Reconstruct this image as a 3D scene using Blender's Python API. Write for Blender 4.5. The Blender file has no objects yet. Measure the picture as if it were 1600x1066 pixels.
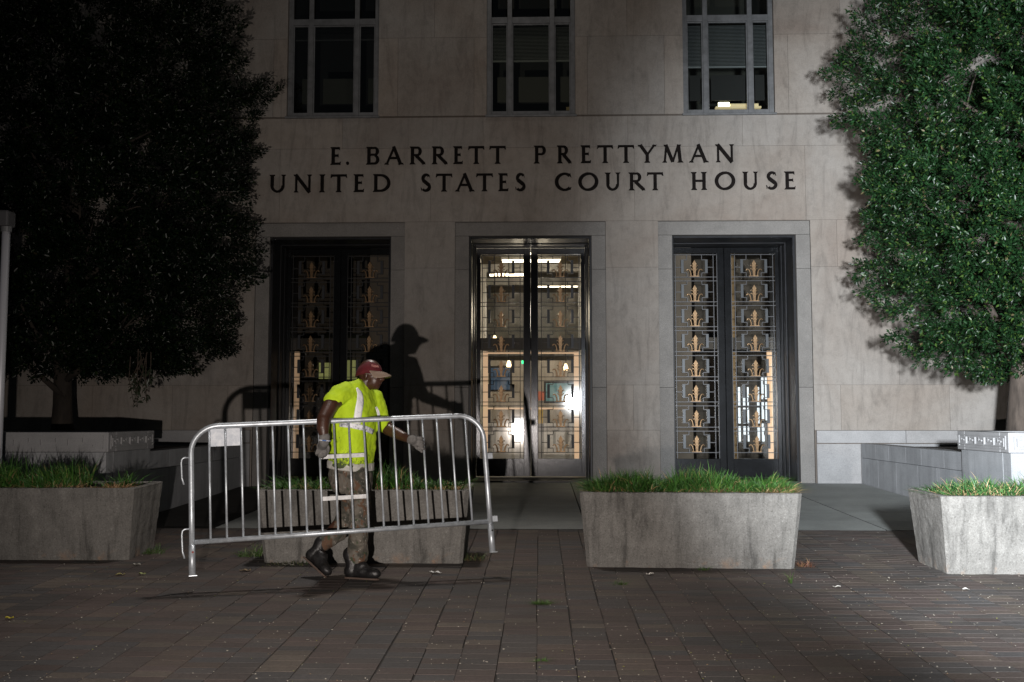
import bpy, math, random
import numpy as np
from mathutils import Vector, Matrix, Euler
from mathutils.bvhtree import BVHTree

sc = bpy.context.scene
rnd = random.Random(7)
npr = np.random.default_rng(11)
PI = math.pi

# ------------------------------------------------------------------ camera
FPX = 1556.0
YAW = math.atan(42 / FPX); TILT = math.atan(117 / FPX); H = 1.45
FW = np.array([-math.sin(YAW)*math.cos(TILT), math.cos(YAW)*math.cos(TILT), math.sin(TILT)])
RT = np.array([math.cos(YAW), math.sin(YAW), 0.0]); UP = np.cross(RT, FW)
cam = bpy.data.cameras.new('camera'); camo = bpy.data.objects.new('camera', cam)
sc.collection.objects.link(camo); sc.camera = camo
cam.sensor_width = 36.0; cam.lens = 36.0 * FPX / 1600.0
cam.clip_start = 0.1; cam.clip_end = 500
camo.location = (0, 0, H)
camo.rotation_euler = Matrix((RT, UP, -FW)).transposed().to_euler()

def on_y(px, py, Y):
    """surveying helper: the point at depth Y behind photo pixel (px, py)"""
    d = FW + RT*(px-800)/FPX + UP*(533-py)/FPX
    p = np.array([0, 0, H]) + d*(Y/d[1])
    return Vector(p)

# ------------------------------------------------------------------ world and lamps
w = bpy.data.worlds.new('World'); sc.world = w; w.use_nodes = True
bg = w.node_tree.nodes['Background']
bg.inputs[0].default_value = (0.62, 0.70, 0.82, 1); bg.inputs[1].default_value = 0.016
sc.view_settings.view_transform = 'Standard'; sc.view_settings.look = 'None'
sc.view_settings.exposure = 0.0; sc.view_settings.gamma = 1.0
sc.cycles.use_denoising = True
sc.cycles.denoiser = 'OPENIMAGEDENOISE'
sc.cycles.denoising_input_passes = 'RGB_ALBEDO_NORMAL'
sc.cycles.max_bounces = 6; sc.cycles.diffuse_bounces = 3; sc.cycles.glossy_bounces = 3
sc.cycles.transparent_max_bounces = 12
sc.cycles.caustics_reflective = False; sc.cycles.caustics_refractive = False
sc.cycles.sample_clamp_indirect = 4.0

def spot(name, loc, target, watts, angle, blend, col, rad):
    l = bpy.data.lights.new(name, 'SPOT'); l.energy = watts; l.spot_size = math.radians(angle)
    l.spot_blend = blend; l.color = col; l.shadow_soft_size = rad
    o = bpy.data.objects.new(name, l); sc.collection.objects.link(o); o.location = loc
    o.rotation_euler = (Vector(target)-Vector(loc)).to_track_quat('-Z', 'Y').to_euler()
    return o
def point(name, loc, watts, col, rad):
    l = bpy.data.lights.new(name, 'POINT'); l.energy = watts; l.color = col; l.shadow_soft_size = rad
    o = bpy.data.objects.new(name, l); sc.collection.objects.link(o); o.location = loc
    return o
spot('headlamp', (-0.64, 0.62, 0.95), (-0.3, 15.9, 1.7), 1640, 84, 1.0, (1.0, 0.90, 0.83), 0.022)
spot('headlamp.001', (1.2, 0.5, 1.95), (8.3, 15.9, 2.9), 16000, 60, 1.0, (0.90, 0.95, 1.0), 0.16)
point('street_lamp_light', (-0.9, 12.2, 11.5), 60, (1.0, 0.93, 0.84), 0.35)
spot('plaza_downlight', (-1.6, 9.6, 7.2), (-1.0, 6.6, 0), 760, 92, 1.0, (1.0, 0.93, 0.88), 0.22)

# ------------------------------------------------------------------ helpers
def nt(name):
    m = bpy.data.materials.new(name); m.use_nodes = True
    t = m.node_tree; b = t.nodes['Principled BSDF']
    return m, t, b
def mat(name, col, rough=0.6, metal=0.0, emit=None, estr=0.0, spec=0.5):
    m, t, b = nt(name)
    b.inputs['Base Color'].default_value = (*col, 1); b.inputs['Roughness'].default_value = rough
    b.inputs['Metallic'].default_value = metal; b.inputs['Specular IOR Level'].default_value = spec
    if emit:
        b.inputs['Emission Color'].default_value = (*emit, 1); b.inputs['Emission Strength'].default_value = estr
    return m
def N(t, typ, **kw):
    n = t.nodes.new(typ)
    for k, v in kw.items():
        if k in n.inputs: n.inputs[k].default_value = v
        else: setattr(n, k, v)
    return n
def coords(t, scale=(1, 1, 1), rot=(0, 0, 0)):
    tc = N(t, 'ShaderNodeTexCoord'); mp = N(t, 'ShaderNodeMapping')
    mp.inputs['Scale'].default_value = scale; mp.inputs['Rotation'].default_value = rot
    t.links.new(tc.outputs['Object'], mp.inputs['Vector'])
    return mp.outputs['Vector']
def noise(t, vec, scale, detail=4, rough=0.6, dist=0.0):
    n = N(t, 'ShaderNodeTexNoise'); n.inputs['Scale'].default_value = scale
    n.inputs['Detail'].default_value = detail; n.inputs['Roughness'].default_value = rough
    n.inputs['Distortion'].default_value = dist
    t.links.new(vec, n.inputs['Vector']); return n.outputs['Fac']
def ramp(t, fac, stops):
    r = N(t, 'ShaderNodeValToRGB'); cr = r.color_ramp
    while len(cr.elements) < len(stops): cr.elements.new(0.5)
    for e, (p, c) in zip(cr.elements, stops):
        e.position = p; e.color = (*c, 1) if len(c) == 3 else c
    t.links.new(fac, r.inputs['Fac']); return r.outputs['Color']
def mix(t, fac, a, b, mode='MIX'):
    m = N(t, 'ShaderNodeMix'); m.data_type = 'RGBA'; m.blend_type = mode
    for s, i in ((fac, 0), (a, 6), (b, 7)):
        if isinstance(s, (int, float)): m.inputs[i].default_value = s
        elif isinstance(s, tuple): m.inputs[i].default_value = (*s, 1)
        else: t.links.new(s, m.inputs[i])
    return m.outputs[2]
def g(x): return (x, x, x)
def bump(t, b, h, strength, dist=0.01):
    n = N(t, 'ShaderNodeBump'); n.inputs['Strength'].default_value = strength; n.inputs['Distance'].default_value = dist
    t.links.new(h, n.inputs['Height']); t.links.new(n.outputs['Normal'], b.inputs['Normal'])

def m_limestone():
    m, t, b = nt('limestone')
    v = coords(t)
    big = noise(t, v, 0.45, 5, 0.6, 0.6)
    c = ramp(t, big, [(0.30, (0.240, 0.200, 0.172)), (0.43, (0.285, 0.252, 0.222)), (0.56, (0.318, 0.290, 0.262)), (0.70, (0.338, 0.314, 0.290))])
    st = noise(t, coords(t, (2.2, 1, 0.45)), 1.9, 8, 0.75, 1.2)
    c = mix(t, 0.55, c, ramp(t, st, [(0.36, g(0.60)), (0.5, g(0.98)), (0.66, g(1.10))]), 'MULTIPLY')
    mo = noise(t, v, 6.5, 8, 0.78, 0.4)
    c = mix(t, 0.45, c, ramp(t, mo, [(0.35, g(0.72)), (0.5, g(1.0)), (0.68, g(1.16))]), 'MULTIPLY')
    fine = noise(t, v, 55, 4, 0.75)
    c = mix(t, 0.5, c, ramp(t, fine, [(0.3, g(0.80)), (0.7, g(1.18))]), 'MULTIPLY')
    pit = noise(t, v, 190, 2, 0.5)
    c = mix(t, 0.7, c, ramp(t, pit, [(0.30, g(0.55)), (0.38, g(1.0))]), 'MULTIPLY')
    a = N(t, 'ShaderNodeAttribute'); a.attribute_name = 'Col'
    c = mix(t, 1.0, c, a.outputs['Color'], 'MULTIPLY')
    t.links.new(c, b.inputs['Base Color']); b.inputs['Roughness'].default_value = 0.85
    b.inputs['Specular IOR Level'].default_value = 0.3
    bump(t, b, fine, 0.35, 0.006)
    return m
def m_granite(name, dark, light, tint=(1, 1, 1), sc_=160, rough=0.6, streak=0.0):
    m, t, b = nt(name)
    v = coords(t)
    n1 = noise(t, v, sc_, 3, 0.8)
    c = ramp(t, n1, [(0.32, dark), (0.5, tuple((p+q)/2 for p, q in zip(dark, light))), (0.66, light)])
    n2 = noise(t, v, 2.2, 5, 0.65)
    c = mix(t, 0.8, c, ramp(t, n2, [(0.3, g(0.78)), (0.7, g(1.15))]), 'MULTIPLY')
    if streak:
        st = noise(t, coords(t, (4.0, 4.0, 0.45)), 2.2, 6, 0.7, 0.3)
        c = mix(t, streak, c, ramp(t, st, [(0.36, g(0.38)), (0.47, g(0.8)), (0.6, g(1.12))]), 'MULTIPLY')
    c = mix(t, 1.0, c, tint, 'MULTIPLY')
    a = N(t, 'ShaderNodeAttribute'); a.attribute_name = 'Col'
    c = mix(t, 1.0, c, a.outputs['Color'], 'MULTIPLY')
    t.links.new(c, b.inputs['Base Color']); b.inputs['Roughness'].default_value = rough
    b.inputs['Specular IOR Level'].default_value = 0.3
    bump(t, b, n1, 0.25, 0.004)
    return m
def m_concrete():
    m, t, b = nt('weathered_concrete')
    v = coords(t)
    n1 = noise(t, v, 75, 4, 0.9)
    c = ramp(t, n1, [(0.32, (0.06, 0.057, 0.052)), (0.42, (0.155, 0.148, 0.137)), (0.60, (0.195, 0.189, 0.177)), (0.68, (0.31, 0.30, 0.283))])
    st = noise(t, coords(t, (4.6, 4.6, 0.62)), 1.9, 7, 0.68, 0.35)
    c = mix(t, 0.8, c, ramp(t, st, [(0.36, g(0.42)), (0.44, g(0.80)), (0.52, g(1.0)), (0.70, g(1.22))]), 'MULTIPLY')
    n2 = noise(t, v, 7, 6, 0.7)
    c = mix(t, 0.7, c, ramp(t, n2, [(0.3, g(0.72)), (0.7, g(1.2))]), 'MULTIPLY')
    # rusty soil splash just above the foot
    tc = N(t, 'ShaderNodeTexCoord'); sx = N(t, 'ShaderNodeSeparateXYZ'); t.links.new(tc.outputs['Object'], sx.inputs[0])
    mr = N(t, 'ShaderNodeMapRange'); mr.inputs[1].default_value = 0.02; mr.inputs[2].default_value = 0.10; mr.inputs[3].default_value = 1; mr.inputs[4].default_value = 0
    t.links.new(sx.outputs['Z'], mr.inputs[0])
    n3 = noise(t, v, 4, 5, 0.7)
    mm = N(t, 'ShaderNodeMath'); mm.operation = 'MULTIPLY'; t.links.new(mr.outputs[0], mm.inputs[0])
    t.links.new(ramp(t, n3, [(0.55, g(0)), (0.68, g(0.6))]), mm.inputs[1])
    c = mix(t, mm.outputs[0], c, (0.33, 0.20, 0.12))
    t.links.new(c, b.inputs['Base Color']); b.inputs['Roughness'].default_value = 0.9
    b.inputs['Specular IOR Level'].default_value = 0.25
    bump(t, b, n1, 0.6, 0.006)
    return m
def m_brick():
    m, t, b = nt('clay_paver')
    v = coords(t)
    a = N(t, 'ShaderNodeAttribute'); a.attribute_name = 'Col'
    n1 = noise(t, v, 60, 4, 0.75); n2 = noise(t, v, 1.1, 5, 0.65)
    c = mix(t, 0.8, a.outputs['Color'], ramp(t, n1, [(0.3, g(0.62)), (0.7, g(1.3))]), 'MULTIPLY')
    c = mix(t, 0.8, c, ramp(t, n2, [(0.32, g(0.62)), (0.68, g(1.22))]), 'MULTIPLY')
    t.links.new(c, b.inputs['Base Color'])
    t.links.new(ramp(t, n2, [(0.3, g(0.62)), (0.7, g(0.85))]), b.inputs['Roughness'])
    b.inputs['Specular IOR Level'].default_value = 0.35
    bump(t, b, n1, 0.5, 0.004)
    return m
def m_attr(name, rough=0.5, spec=0.5, nscale=0, trans=0.0):
    m, t, b = nt(name)
    a = N(t, 'ShaderNodeAttribute'); a.attribute_name = 'Col'
    c = a.outputs['Color']
    if nscale:
        c = mix(t, 0.7, c, ramp(t, noise(t, coords(t), nscale, 4), [(0.3, g(0.6)), (0.7, g(1.3))]), 'MULTIPLY')
    t.links.new(c, b.inputs['Base Color']); b.inputs['Roughness'].default_value = rough
    b.inputs['Specular IOR Level'].default_value = spec
    if trans: b.inputs['Transmission Weight'].default_value = 0.0
    return m
def m_noise(name, c1, c2, scale, rough=0.7, metal=0.0, stretch=(1, 1, 1), bmp=0.0, bscale=None, stops=(0.35, 0.65), spec=0.5):
    m, t, b = nt(name)
    f = noise(t, coords(t, stretch), scale, 5, 0.65)
    t.links.new(ramp(t, f, [(stops[0], c1), (stops[1], c2)]), b.inputs['Base Color'])
    b.inputs['Roughness'].default_value = rough; b.inputs['Metallic'].default_value = metal
    b.inputs['Specular IOR Level'].default_value = spec
    if bmp:
        f2 = noise(t, coords(t, stretch), bscale or scale, 5, 0.65); bump(t, b, f2, bmp, 0.01)
    return m
def m_glass(name, refl=0.07, rough=0.0, tint=(0.92, 0.96, 0.95)):
    m = bpy.data.materials.new(name); m.use_nodes = True; t = m.node_tree; t.nodes.clear()
    o = N(t, 'ShaderNodeOutputMaterial'); tr = N(t, 'ShaderNodeBsdfTransparent'); gl = N(t, 'ShaderNodeBsdfGlossy')
    tr.inputs['Color'].default_value = (*tint, 1); gl.inputs['Roughness'].default_value = rough
    mx = N(t, 'ShaderNodeMixShader'); mx.inputs[0].default_value = refl
    t.links.new(tr.outputs[0], mx.inputs[1]); t.links.new(gl.outputs[0], mx.inputs[2]); t.links.new(mx.outputs[0], o.inputs[0])
    return m

M = dict(
    lime=m_limestone(),
    granite=m_granite('grey_granite', (0.13, 0.123, 0.115), (0.30, 0.285, 0.268)),
    palegranite=m_granite('pale_granite', (0.26, 0.26, 0.265), (0.42, 0.42, 0.425), (1, 1, 1), 120),
    wallgranite=m_granite('low_wall_granite', (0.27, 0.28, 0.29), (0.43, 0.44, 0.455), (1, 1, 1), 110, 0.65, 0.25),
    terrace=m_granite('terrace_slab', (0.26, 0.275, 0.265), (0.36, 0.375, 0.36), (1, 1, 1), 60, 0.75),
    concrete=m_concrete(), brick=m_brick(),
    joint=mat('joint_sand', (0.018, 0.016, 0.014), 0.95),
    bronze=m_noise('dark_bronze', (0.006, 0.0065, 0.0075), (0.011, 0.012, 0.014), 6, 0.22, 0.4, bmp=0.04, bscale=25),
    steel=m_noise('brushed_door_metal', (0.010, 0.0105, 0.012), (0.017, 0.0175, 0.020), 5, 0.155, 0.5, (6, 6, 0.6), 0.1, 20),
    pewter=mat('pewter_grille', (0.075, 0.075, 0.078), 0.42, 0.7),
    pewter2=mat('pewter_bracket', (0.07, 0.075, 0.08), 0.4, 0.6),
    casing=m_noise('blackened_casing', (0.012, 0.0125, 0.014), (0.022, 0.023, 0.026), 6, 0.42, 0.1, spec=0.25),
    pewter_shaded=mat('shaded_bracket', (0.03, 0.032, 0.036), 0.5, 0.4),  # darker copy of the bracket metal, shade put into its colour
    gold=m_noise('gilt_bronze', (0.13, 0.080, 0.042), (0.29, 0.19, 0.105), 26, 0.42, 0.75),
    alu=m_noise('anodised_aluminium', (0.15, 0.155, 0.16), (0.22, 0.226, 0.235), 8, 0.5, 0.3),
    glass=m_glass('door_glass', 0.06, 0.055, (1.0, 0.975, 0.93)),
    wglass=m_glass('window_glass', 0.08, 0.0, (0.84, 0.86, 0.85)),
    letter=m_noise('dark_letter_bronze', (0.004, 0.003, 0.0025), (0.010, 0.007, 0.006), 12, 0.7, 0.0, spec=0.12),
    black=mat('black_metal', (0.01, 0.01, 0.011), 0.5),
    galv=m_noise('galvanised_steel', (0.42, 0.45, 0.48), (0.64, 0.69, 0.74), 14, 0.42, 0.55, (1, 1, 1), 0.1, 60),
    white=mat('white_paint', (0.72, 0.72, 0.72), 0.5),
    soil=m_noise('dark_soil', (0.018, 0.013, 0.009), (0.05, 0.036, 0.025), 25, 0.95, bmp=0.5),
    bark=m_noise('bark', (0.040, 0.031, 0.025), (0.12, 0.095, 0.078), 7, 0.9, 0, (1, 1, 0.25), 0.9, 9),
    leaf=m_attr('glossy_leaf', 0.38, 0.32),
    blade=m_attr('grass_blade', 0.5, 0.35),
)

class MB:
    def __init__(s): s.v = []; s.f = []; s.c = []; s.m = []
    def face(s, idx, col=None, mi=0): s.f.append(tuple(idx)); s.c.append(col or (1, 1, 1)); s.m.append(mi)
    def poly(s, pts, col=None, mi=0):
        n = len(s.v); s.v += [tuple(p) for p in pts]; s.face(range(n, n+len(pts)), col, mi)
    def box(s, x0, x1, y0, y1, z0, z1, col=None, mi=0, T=None, taper=None):
        P = [Vector(p) for p in ((x0,y0,z0),(x1,y0,z0),(x1,y1,z0),(x0,y1,z0),(x0,y0,z1),(x1,y0,z1),(x1,y1,z1),(x0,y1,z1))]
        if T: P = [T @ p for p in P]
        n = len(s.v); s.v += [tuple(p) for p in P]
        for q in ((0,3,2,1),(4,5,6,7),(0,1,5,4),(1,2,6,5),(2,3,7,6),(3,0,4,7)): s.face([n+i for i in q], col, mi)
    def tube(s, pts, r, seg=10, col=None, mi=0, caps=True, flat=None):
        pts = [Vector(p) for p in pts]; k = len(pts)
        rs = r if isinstance(r, (list, tuple)) else [r]*k
        n0 = len(s.v); prev = None
        for i, p in enumerate(pts):
            d = (pts[min(i+1, k-1)]-pts[max(i-1, 0)]).normalized()
            if prev is None:
                a = Vector((0, 0, 1)) if abs(d.z) < 0.9 else Vector((0, 1, 0))
                u = d.cross(a).normalized()
            else:
                u = (prev - d*prev.dot(d)).normalized()
            prev = u; v = d.cross(u)
            for j in range(seg):
                an = 2*PI*j/seg; s.v.append(tuple(p + (u*math.cos(an)+v*math.sin(an))*rs[i]))
        for i in range(k-1):
            for j in range(seg):
                a = n0+i*seg+j; b = n0+i*seg+(j+1) % seg
                s.face((a, b, b+seg, a+seg), col, mi)
        if caps:
            s.face([n0+j for j in range(seg)][::-1], col, mi); s.face([n0+(k-1)*seg+j for j in range(seg)], col, mi)
    def loft(s, rings, caps=True, col=None, mi=0):
        """rings: list of lists of points, all of one length"""
        n0 = len(s.v); k = len(rings[0])
        for r in rings: s.v += [tuple(p) for p in r]
        for i in range(len(rings)-1):
            for j in range(k):
                a = n0+i*k+j; b = n0+i*k+(j+1) % k
                s.face((a, b, b+k, a+k), col, mi)
        if caps:
            s.face([n0+j for j in range(k)][::-1], col, mi); s.face([n0+(len(rings)-1)*k+j for j in range(k)], col, mi)
    def ell(s, c, r, T=None, seg=20, rings=14, col=None, mi=0):
        R = []
        for i in range(rings+1):
            ph = PI*i/rings; ph = min(max(ph, 0.02), PI-0.02)
            ring = []
            for j in range(seg):
                th = 2*PI*j/seg
                p = Vector((r[0]*math.sin(ph)*math.cos(th), r[1]*math.sin(ph)*math.sin(th), -r[2]*math.cos(ph)))
                if T: p = T @ p
                ring.append(p+Vector(c))
            R.append(ring)
        s.loft(R, True, col, mi)
    def prism(s, pts, d0, d1, axis='y', col=None, mi=0):
        """pts 2-D (x,z) extruded in y from d0 to d1"""
        n = len(s.v); k = len(pts)
        s.v += [(p[0], d0, p[1]) for p in pts] + [(p[0], d1, p[1]) for p in pts]
        s.face([n+i for i in range(k)], col, mi); s.face([n+k+i for i in range(k)][::-1], col, mi)
        for i in range(k):
            j = (i+1) % k; s.face((n+j, n+i, n+k+i, n+k+j), col, mi)
    def build(s, name, mats, parent=None, smooth=False, origin=None, bevel=0, loc=None, fixn=True):
        me = bpy.data.meshes.new(name)
        org = Vector(origin) if origin is not None else (Vector(parent['org']) if parent is not None and 'org' in parent else Vector((0, 0, 0)))
        V = np.array(s.v, dtype=float)-np.array(org) if s.v else np.zeros((0, 3))
        me.from_pydata(V.tolist(), [], s.f)
        if not isinstance(mats, (list, tuple)): mats = [mats]
        for m_ in mats: me.materials.append(m_)
        me.polygons.foreach_set('material_index', np.array(s.m, dtype=np.int32))
        lt = np.array([len(f) for f in s.f])
        ca = me.color_attributes.new('Col', 'FLOAT_COLOR', 'CORNER')
        C = np.ones((lt.sum(), 4)); C[:, :3] = np.repeat(np.array(s.c, dtype=float), lt, axis=0)
        ca.data.foreach_set('color', C.ravel())
        if fixn:
            import bmesh
            bm = bmesh.new(); bm.from_mesh(me); bmesh.ops.recalc_face_normals(bm, faces=bm.faces); bm.to_mesh(me); bm.free()
        if smooth: me.polygons.foreach_set('use_smooth', [True]*len(me.polygons))
        o = bpy.data.objects.new(name, me); sc.collection.objects.link(o)
        if parent is not None:
            o.parent = parent
        else:
            o.location = org
        if bevel:
            b = o.modifiers.new('bevel', 'BEVEL'); b.width = bevel; b.segments = 2; b.limit_method = 'ANGLE'
        return o

def clean(o):
    if 'org' in o: del o['org']
def thing(name, label, cat, loc=(0, 0, 0), rot=None, group=None, org=None):
    o = bpy.data.objects.new(name, None); sc.collection.objects.link(o)
    o.location = loc; o.empty_display_size = 0.2
    if rot: o.rotation_euler = rot
    o['label'] = label; o['category'] = cat
    if group: o['group'] = group
    if org is None: o['org'] = [float(x) for x in loc]
    return o
def tag(o, label, cat=None, group=None, kind=None):
    if label: o['label'] = label
    if cat: o['category'] = cat
    if group: o['group'] = group
    if kind: o['kind'] = kind
    return o
K = 0.0244                       # the plaza climbs gently towards the building
def gz(y): return K*y

# ================================================================== SETTING
F = 15.9                         # facade plane
TE = 10.6                        # front edge of the terrace
# base ground far and wide
mb = MB(); mb.poly([(-120, -60, gz(-60)-0.06), (120, -60, gz(-60)-0.06), (120, 120, gz(120)-0.06), (-120, 120, gz(120)-0.06)])
go = mb.build('ground', m_noise('dark_bedding', (0.02, 0.019, 0.017), (0.035, 0.032, 0.03), 3, 0.95)); tag(go, None, kind='structure')

# brick paving: every paver is modelled, one object
def brick_paving():
    mb = MB()
    pw, ph, gap = 0.209, 0.1045, 0.0026
    pal = [(0.058,0.034,0.029),(0.066,0.043,0.035),(0.050,0.040,0.037),(0.043,0.039,0.039),(0.074,0.050,0.037),(0.040,0.037,0.036),(0.060,0.038,0.034),(0.088,0.068,0.050),(0.036,0.037,0.041),(0.048,0.034,0.030)]
    x = -9.0; ci = 0
    while x < 9.5:
        y = 2.6 + (0.0 if ci % 3 else 0.03) - rnd.random()*0.02
        drift = rnd.uniform(-0.004, 0.004)
        run = 0
        while y < TE-0.01:
            y1 = min(y+ph, TE-0.005)
            if run <= 0:
                run = rnd.randint(2, 7); sh = rnd.uniform(-0.004, 0.004); base = rnd.choice(pal)
            run -= 1
            c = base if rnd.random() < 0.45 else rnd.choice(pal)
            k = rnd.uniform(0.88, 1.12); c = tuple((q*0.42+m_*0.58)*k*1.6 for q, m_ in zip(c, (0.056, 0.050, 0.046)))
            xs, xe = x+sh+gap*0.4, x+pw+sh-gap*0.4; ys, ye = y+gap/2, y1-gap/2
            h = rnd.uniform(-0.0006, 0.0006); b = 0.003
            tilt = rnd.uniform(-0.0005, 0.0005)
            def z(yy): return gz(yy)+h
            top = [(xs+b, ys+b, z(ys)+tilt), (xe-b, ys+b, z(ys)-tilt), (xe-b, ye-b, z(ye)-tilt), (xs+b, ye-b, z(ye)+tilt)]
            bot = [(xs, ys, z(ys)-0.006), (xe, ys, z(ys)-0.006), (xe, ye, z(ye)-0.006), (xs, ye, z(ye)-0.006)]
            n = len(mb.v); mb.v += top+bot
            mb.face((n, n+1, n+2, n+3), c)
            for i in range(4):
                j = (i+1) % 4; mb.face((n+4+i, n+4+j, n+j, n+i), tuple(q*0.75 for q in c))
            if rnd.random() < 0.035: mb.poly([(xs, y1-0.004, gz(y1)+0.0008), (xe, y1-0.004, gz(y1)+0.0008), (xe, y1+0.004, gz(y1)+0.0012), (xs, y1+0.003, gz(y1)+0.0012)], (0.17, 0.145, 0.12))
            y = y1
        x += pw; ci += 1
    # joint bed
    mb.poly([(-9.2, 2.5, gz(2.5)-0.007), (9.7, 2.5, gz(2.5)-0.007), (9.7, TE, gz(TE)-0.007), (-9.2, TE, gz(TE)-0.007)], (0.02, 0.017, 0.014))
    # plain paving continues out of the picture
    for (a, b_, c_, d) in ((-60, 60, -30, 2.5), (-60, -9.2, 2.5, TE), (9.7, 60, 2.5, TE)):
        mb.poly([(a, c_, gz(c_)-0.002), (b_, c_, gz(c_)-0.002), (b_, d, gz(d)-0.002), (a, d, gz(d)-0.002)], (0.075, 0.068, 0.064))
    return tag(mb.build('brick_pavement', M['brick'], fixn=False), None, kind='structure')
brick_paving()

# terrace of large slabs
mb = MB()
xc = [-12, -9.3, -7.4, -5.4, -3.45, -1.5, 0.5, 2.45, 3.62, 5.06, 6.9, 9, 12]
yc = [TE, 11.35, 12.1, 12.9, 13.9, 14.95, 16.83]
for i in range(len(xc)-1):
    for j in range(len(yc)-1):
        a, b_, c_, d = xc[i]+0.007, xc[i+1]-0.007, yc[j]+0.003, yc[j+1]-0.003
        if j == 0: c_ = TE+0.001
        if a < -4.8 or b_ > 5.1:
            if d > 10.9: continue
        k = rnd.uniform(0.9, 1.1); col = (k, k, k)
        h = 0.006
        n = len(mb.v)
        mb.v += [(a, c_, gz(c_)+h), (b_, c_, gz(c_)+h), (b_, d, gz(d)+h), (a, d, gz(d)+h), (a, c_, gz(c_)-0.05), (b_, c_, gz(c_)-0.05), (b_, d, gz(d)-0.05), (a, d, gz(d)-0.05)]
        for qi, q in enumerate(((0,1,2,3),(4,5,1,0),(5,6,2,1),(6,7,3,2),(7,4,0,3))): mb.face([n+x for x in q], col if not qi else (0.15, 0.15, 0.15))
tag(mb.build('terrace', M['terrace']), None, kind='structure')

# ================================================================== COURTHOUSE
court = thing('courthouse', 'pale limestone courthouse facade with three bronze doorways and dark lettering above them', 'building', (0, F, 0.39))

OPEN = {'left': -3.38, 'mid': -0.136, 'right': 3.135}
HW = 0.99; OZ = 4.354; SZ = 4.578; SW = 1.215      # opening half width, lintel, surround top, surround half width
WZ0 = 6.335; WTOP = 10.3
WINS = [(on_y(448.5, 150, 15.9).x, on_y(591.5, 150, 15.9).x), (on_y(760.5, 150, 15.9).x, on_y(899, 150, 15.9).x), (on_y(1067.5, 150, 15.9).x, on_y(1210.5, 150, 15.9).x)]
REC = 0.93

def sub_rect(r, o):
    x0, x1, z0, z1 = r; a0, a1, b0, b1 = o
    if a1 <= x0 or a0 >= x1 or b1 <= z0 or b0 >= z1: return [r]
    out = []
    if a0 > x0: out.append((x0, a0, z0, z1))
    if a1 < x1: out.append((a1, x1, z0, z1))
    m0, m1 = max(x0, a0), min(x1, a1)
    if b0 > z0: out.append((m0, m1, z0, b0))
    if b1 < z1: out.append((m0, m1, b1, z1))
    return out
def blocks(mb, courses, cutsf, openings, Y, gap, depth=0.012, var=0.05, xr=(-14, 14)):
    for ci, (z0, z1) in enumerate(courses):
        xs = [xr[0]] + cutsf(ci) + [xr[1]]
        for i in range(len(xs)-1):
            k = 1+rnd.uniform(-var, var); wv = rnd.uniform(-0.02, 0.02)
            col = (k*(1+wv), k, k*(1-wv))
            pieces = [(xs[i]+gap/2, xs[i+1]-gap/2, z0+gap/2, z1-gap/2)]
            for o in openings: pieces = [p for q in pieces for p in sub_rect(q, o)]
            for (a, b_, c_, d) in pieces:
                n = len(mb.v)
                mb.v += [(a, Y, c_), (b_, Y, c_), (b_, Y, d), (a, Y, d), (a, Y+depth, c_), (b_, Y+depth, c_), (b_, Y+depth, d), (a, Y+depth, d)]
                mb.face((n, n+1, n+2, n+3), col)
                for u, v_ in ((0, 1), (1, 2), (2, 3), (3, 0)):
                    mb.face((n+u, n+4+u, n+4+v_, n+v_), tuple(q*0.8 for q in col))
surr = [(c-SW, c+SW, 0, SZ) for c in OPEN.values()]
wino = [(a, b_, WZ0, WTOP) for a, b_ in WINS]
# upper wall
courses = [(1.225, 1.94), (1.94, 3.83), (3.83, 4.585), (4.585, 5.80), (5.80, 6.308)]
cuts = [[-10.8, -8.9, -7.2, -5.9, -5.0, 1.5, 4.77, 6.47, 8.2, 10.4], [-11.6, -9.6, -7.9, -6.4, 5.7, 7.6, 9.4, 11.4], [-10.6, -8.6, -6.9, -5.1, 4.77, 6.6, 8.6, 10.8],
        [-10.9, -8.4, -6.3, -4.22, -1.75, 1.55, 4.29, 6.5, 8.8, 11], [-10.2, -7.9, -5.6, -3.2, -0.9, 1.45, 3.3, 5.2, 7.4, 9.8]]
mb = MB(); blocks(mb, courses, lambda i: cuts[i], surr+wino, F, 0.004, 0.008, 0.05)
mb2c = [(6.330, 7.64), (7.64, 8.80), (8.80, 10.1), (10.1, 11.4), (11.4, 12.8)]
c2 = [[-10.5, -8.2, -6.2, -4.35, -2.3, -1.05, 0.8, 2.05, 4.05, 6.1, 8.5, 10.9], [-11.2, -9.2, -7.1, -5.2, -1.7, 1.45, 4.9, 7.0, 9.2, 11.4]]
blocks(mb, mb2c, lambda i: c2[i % 2], surr+wino, F-0.012, 0.004, 0.022, 0.05)
def sheet(mb, Y, rects, openings, col=(0.45, 0.42, 0.4)):
    for r in rects:
        ps = [r]
        for o in openings: ps = [p for q in ps for p in sub_rect(q, o)]
        for (a, b_, c_, d) in ps: mb.poly([(a, Y, c_), (b_, Y, c_), (b_, Y, d), (a, Y, d)], col)
sheet(mb, F+0.0085, [(-14, 14, 0.3, 12.8)], surr+wino)
# window reveals
for a, b_ in WINS:
    for xx in (a, b_):
        mb.poly([(xx, F-0.011, WZ0), (xx, F+0.30, WZ0), (xx, F+0.30, WTOP), (xx, F-0.011, WTOP)])
    for zz in (WZ0, WTOP):
        mb.poly([(a, F+0.01, zz), (b_, F+0.01, zz), (b_, F+0.30, zz), (a, F+0.30, zz)])
wall = mb.build('wall', M['lime'], court, fixn=False)
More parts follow.
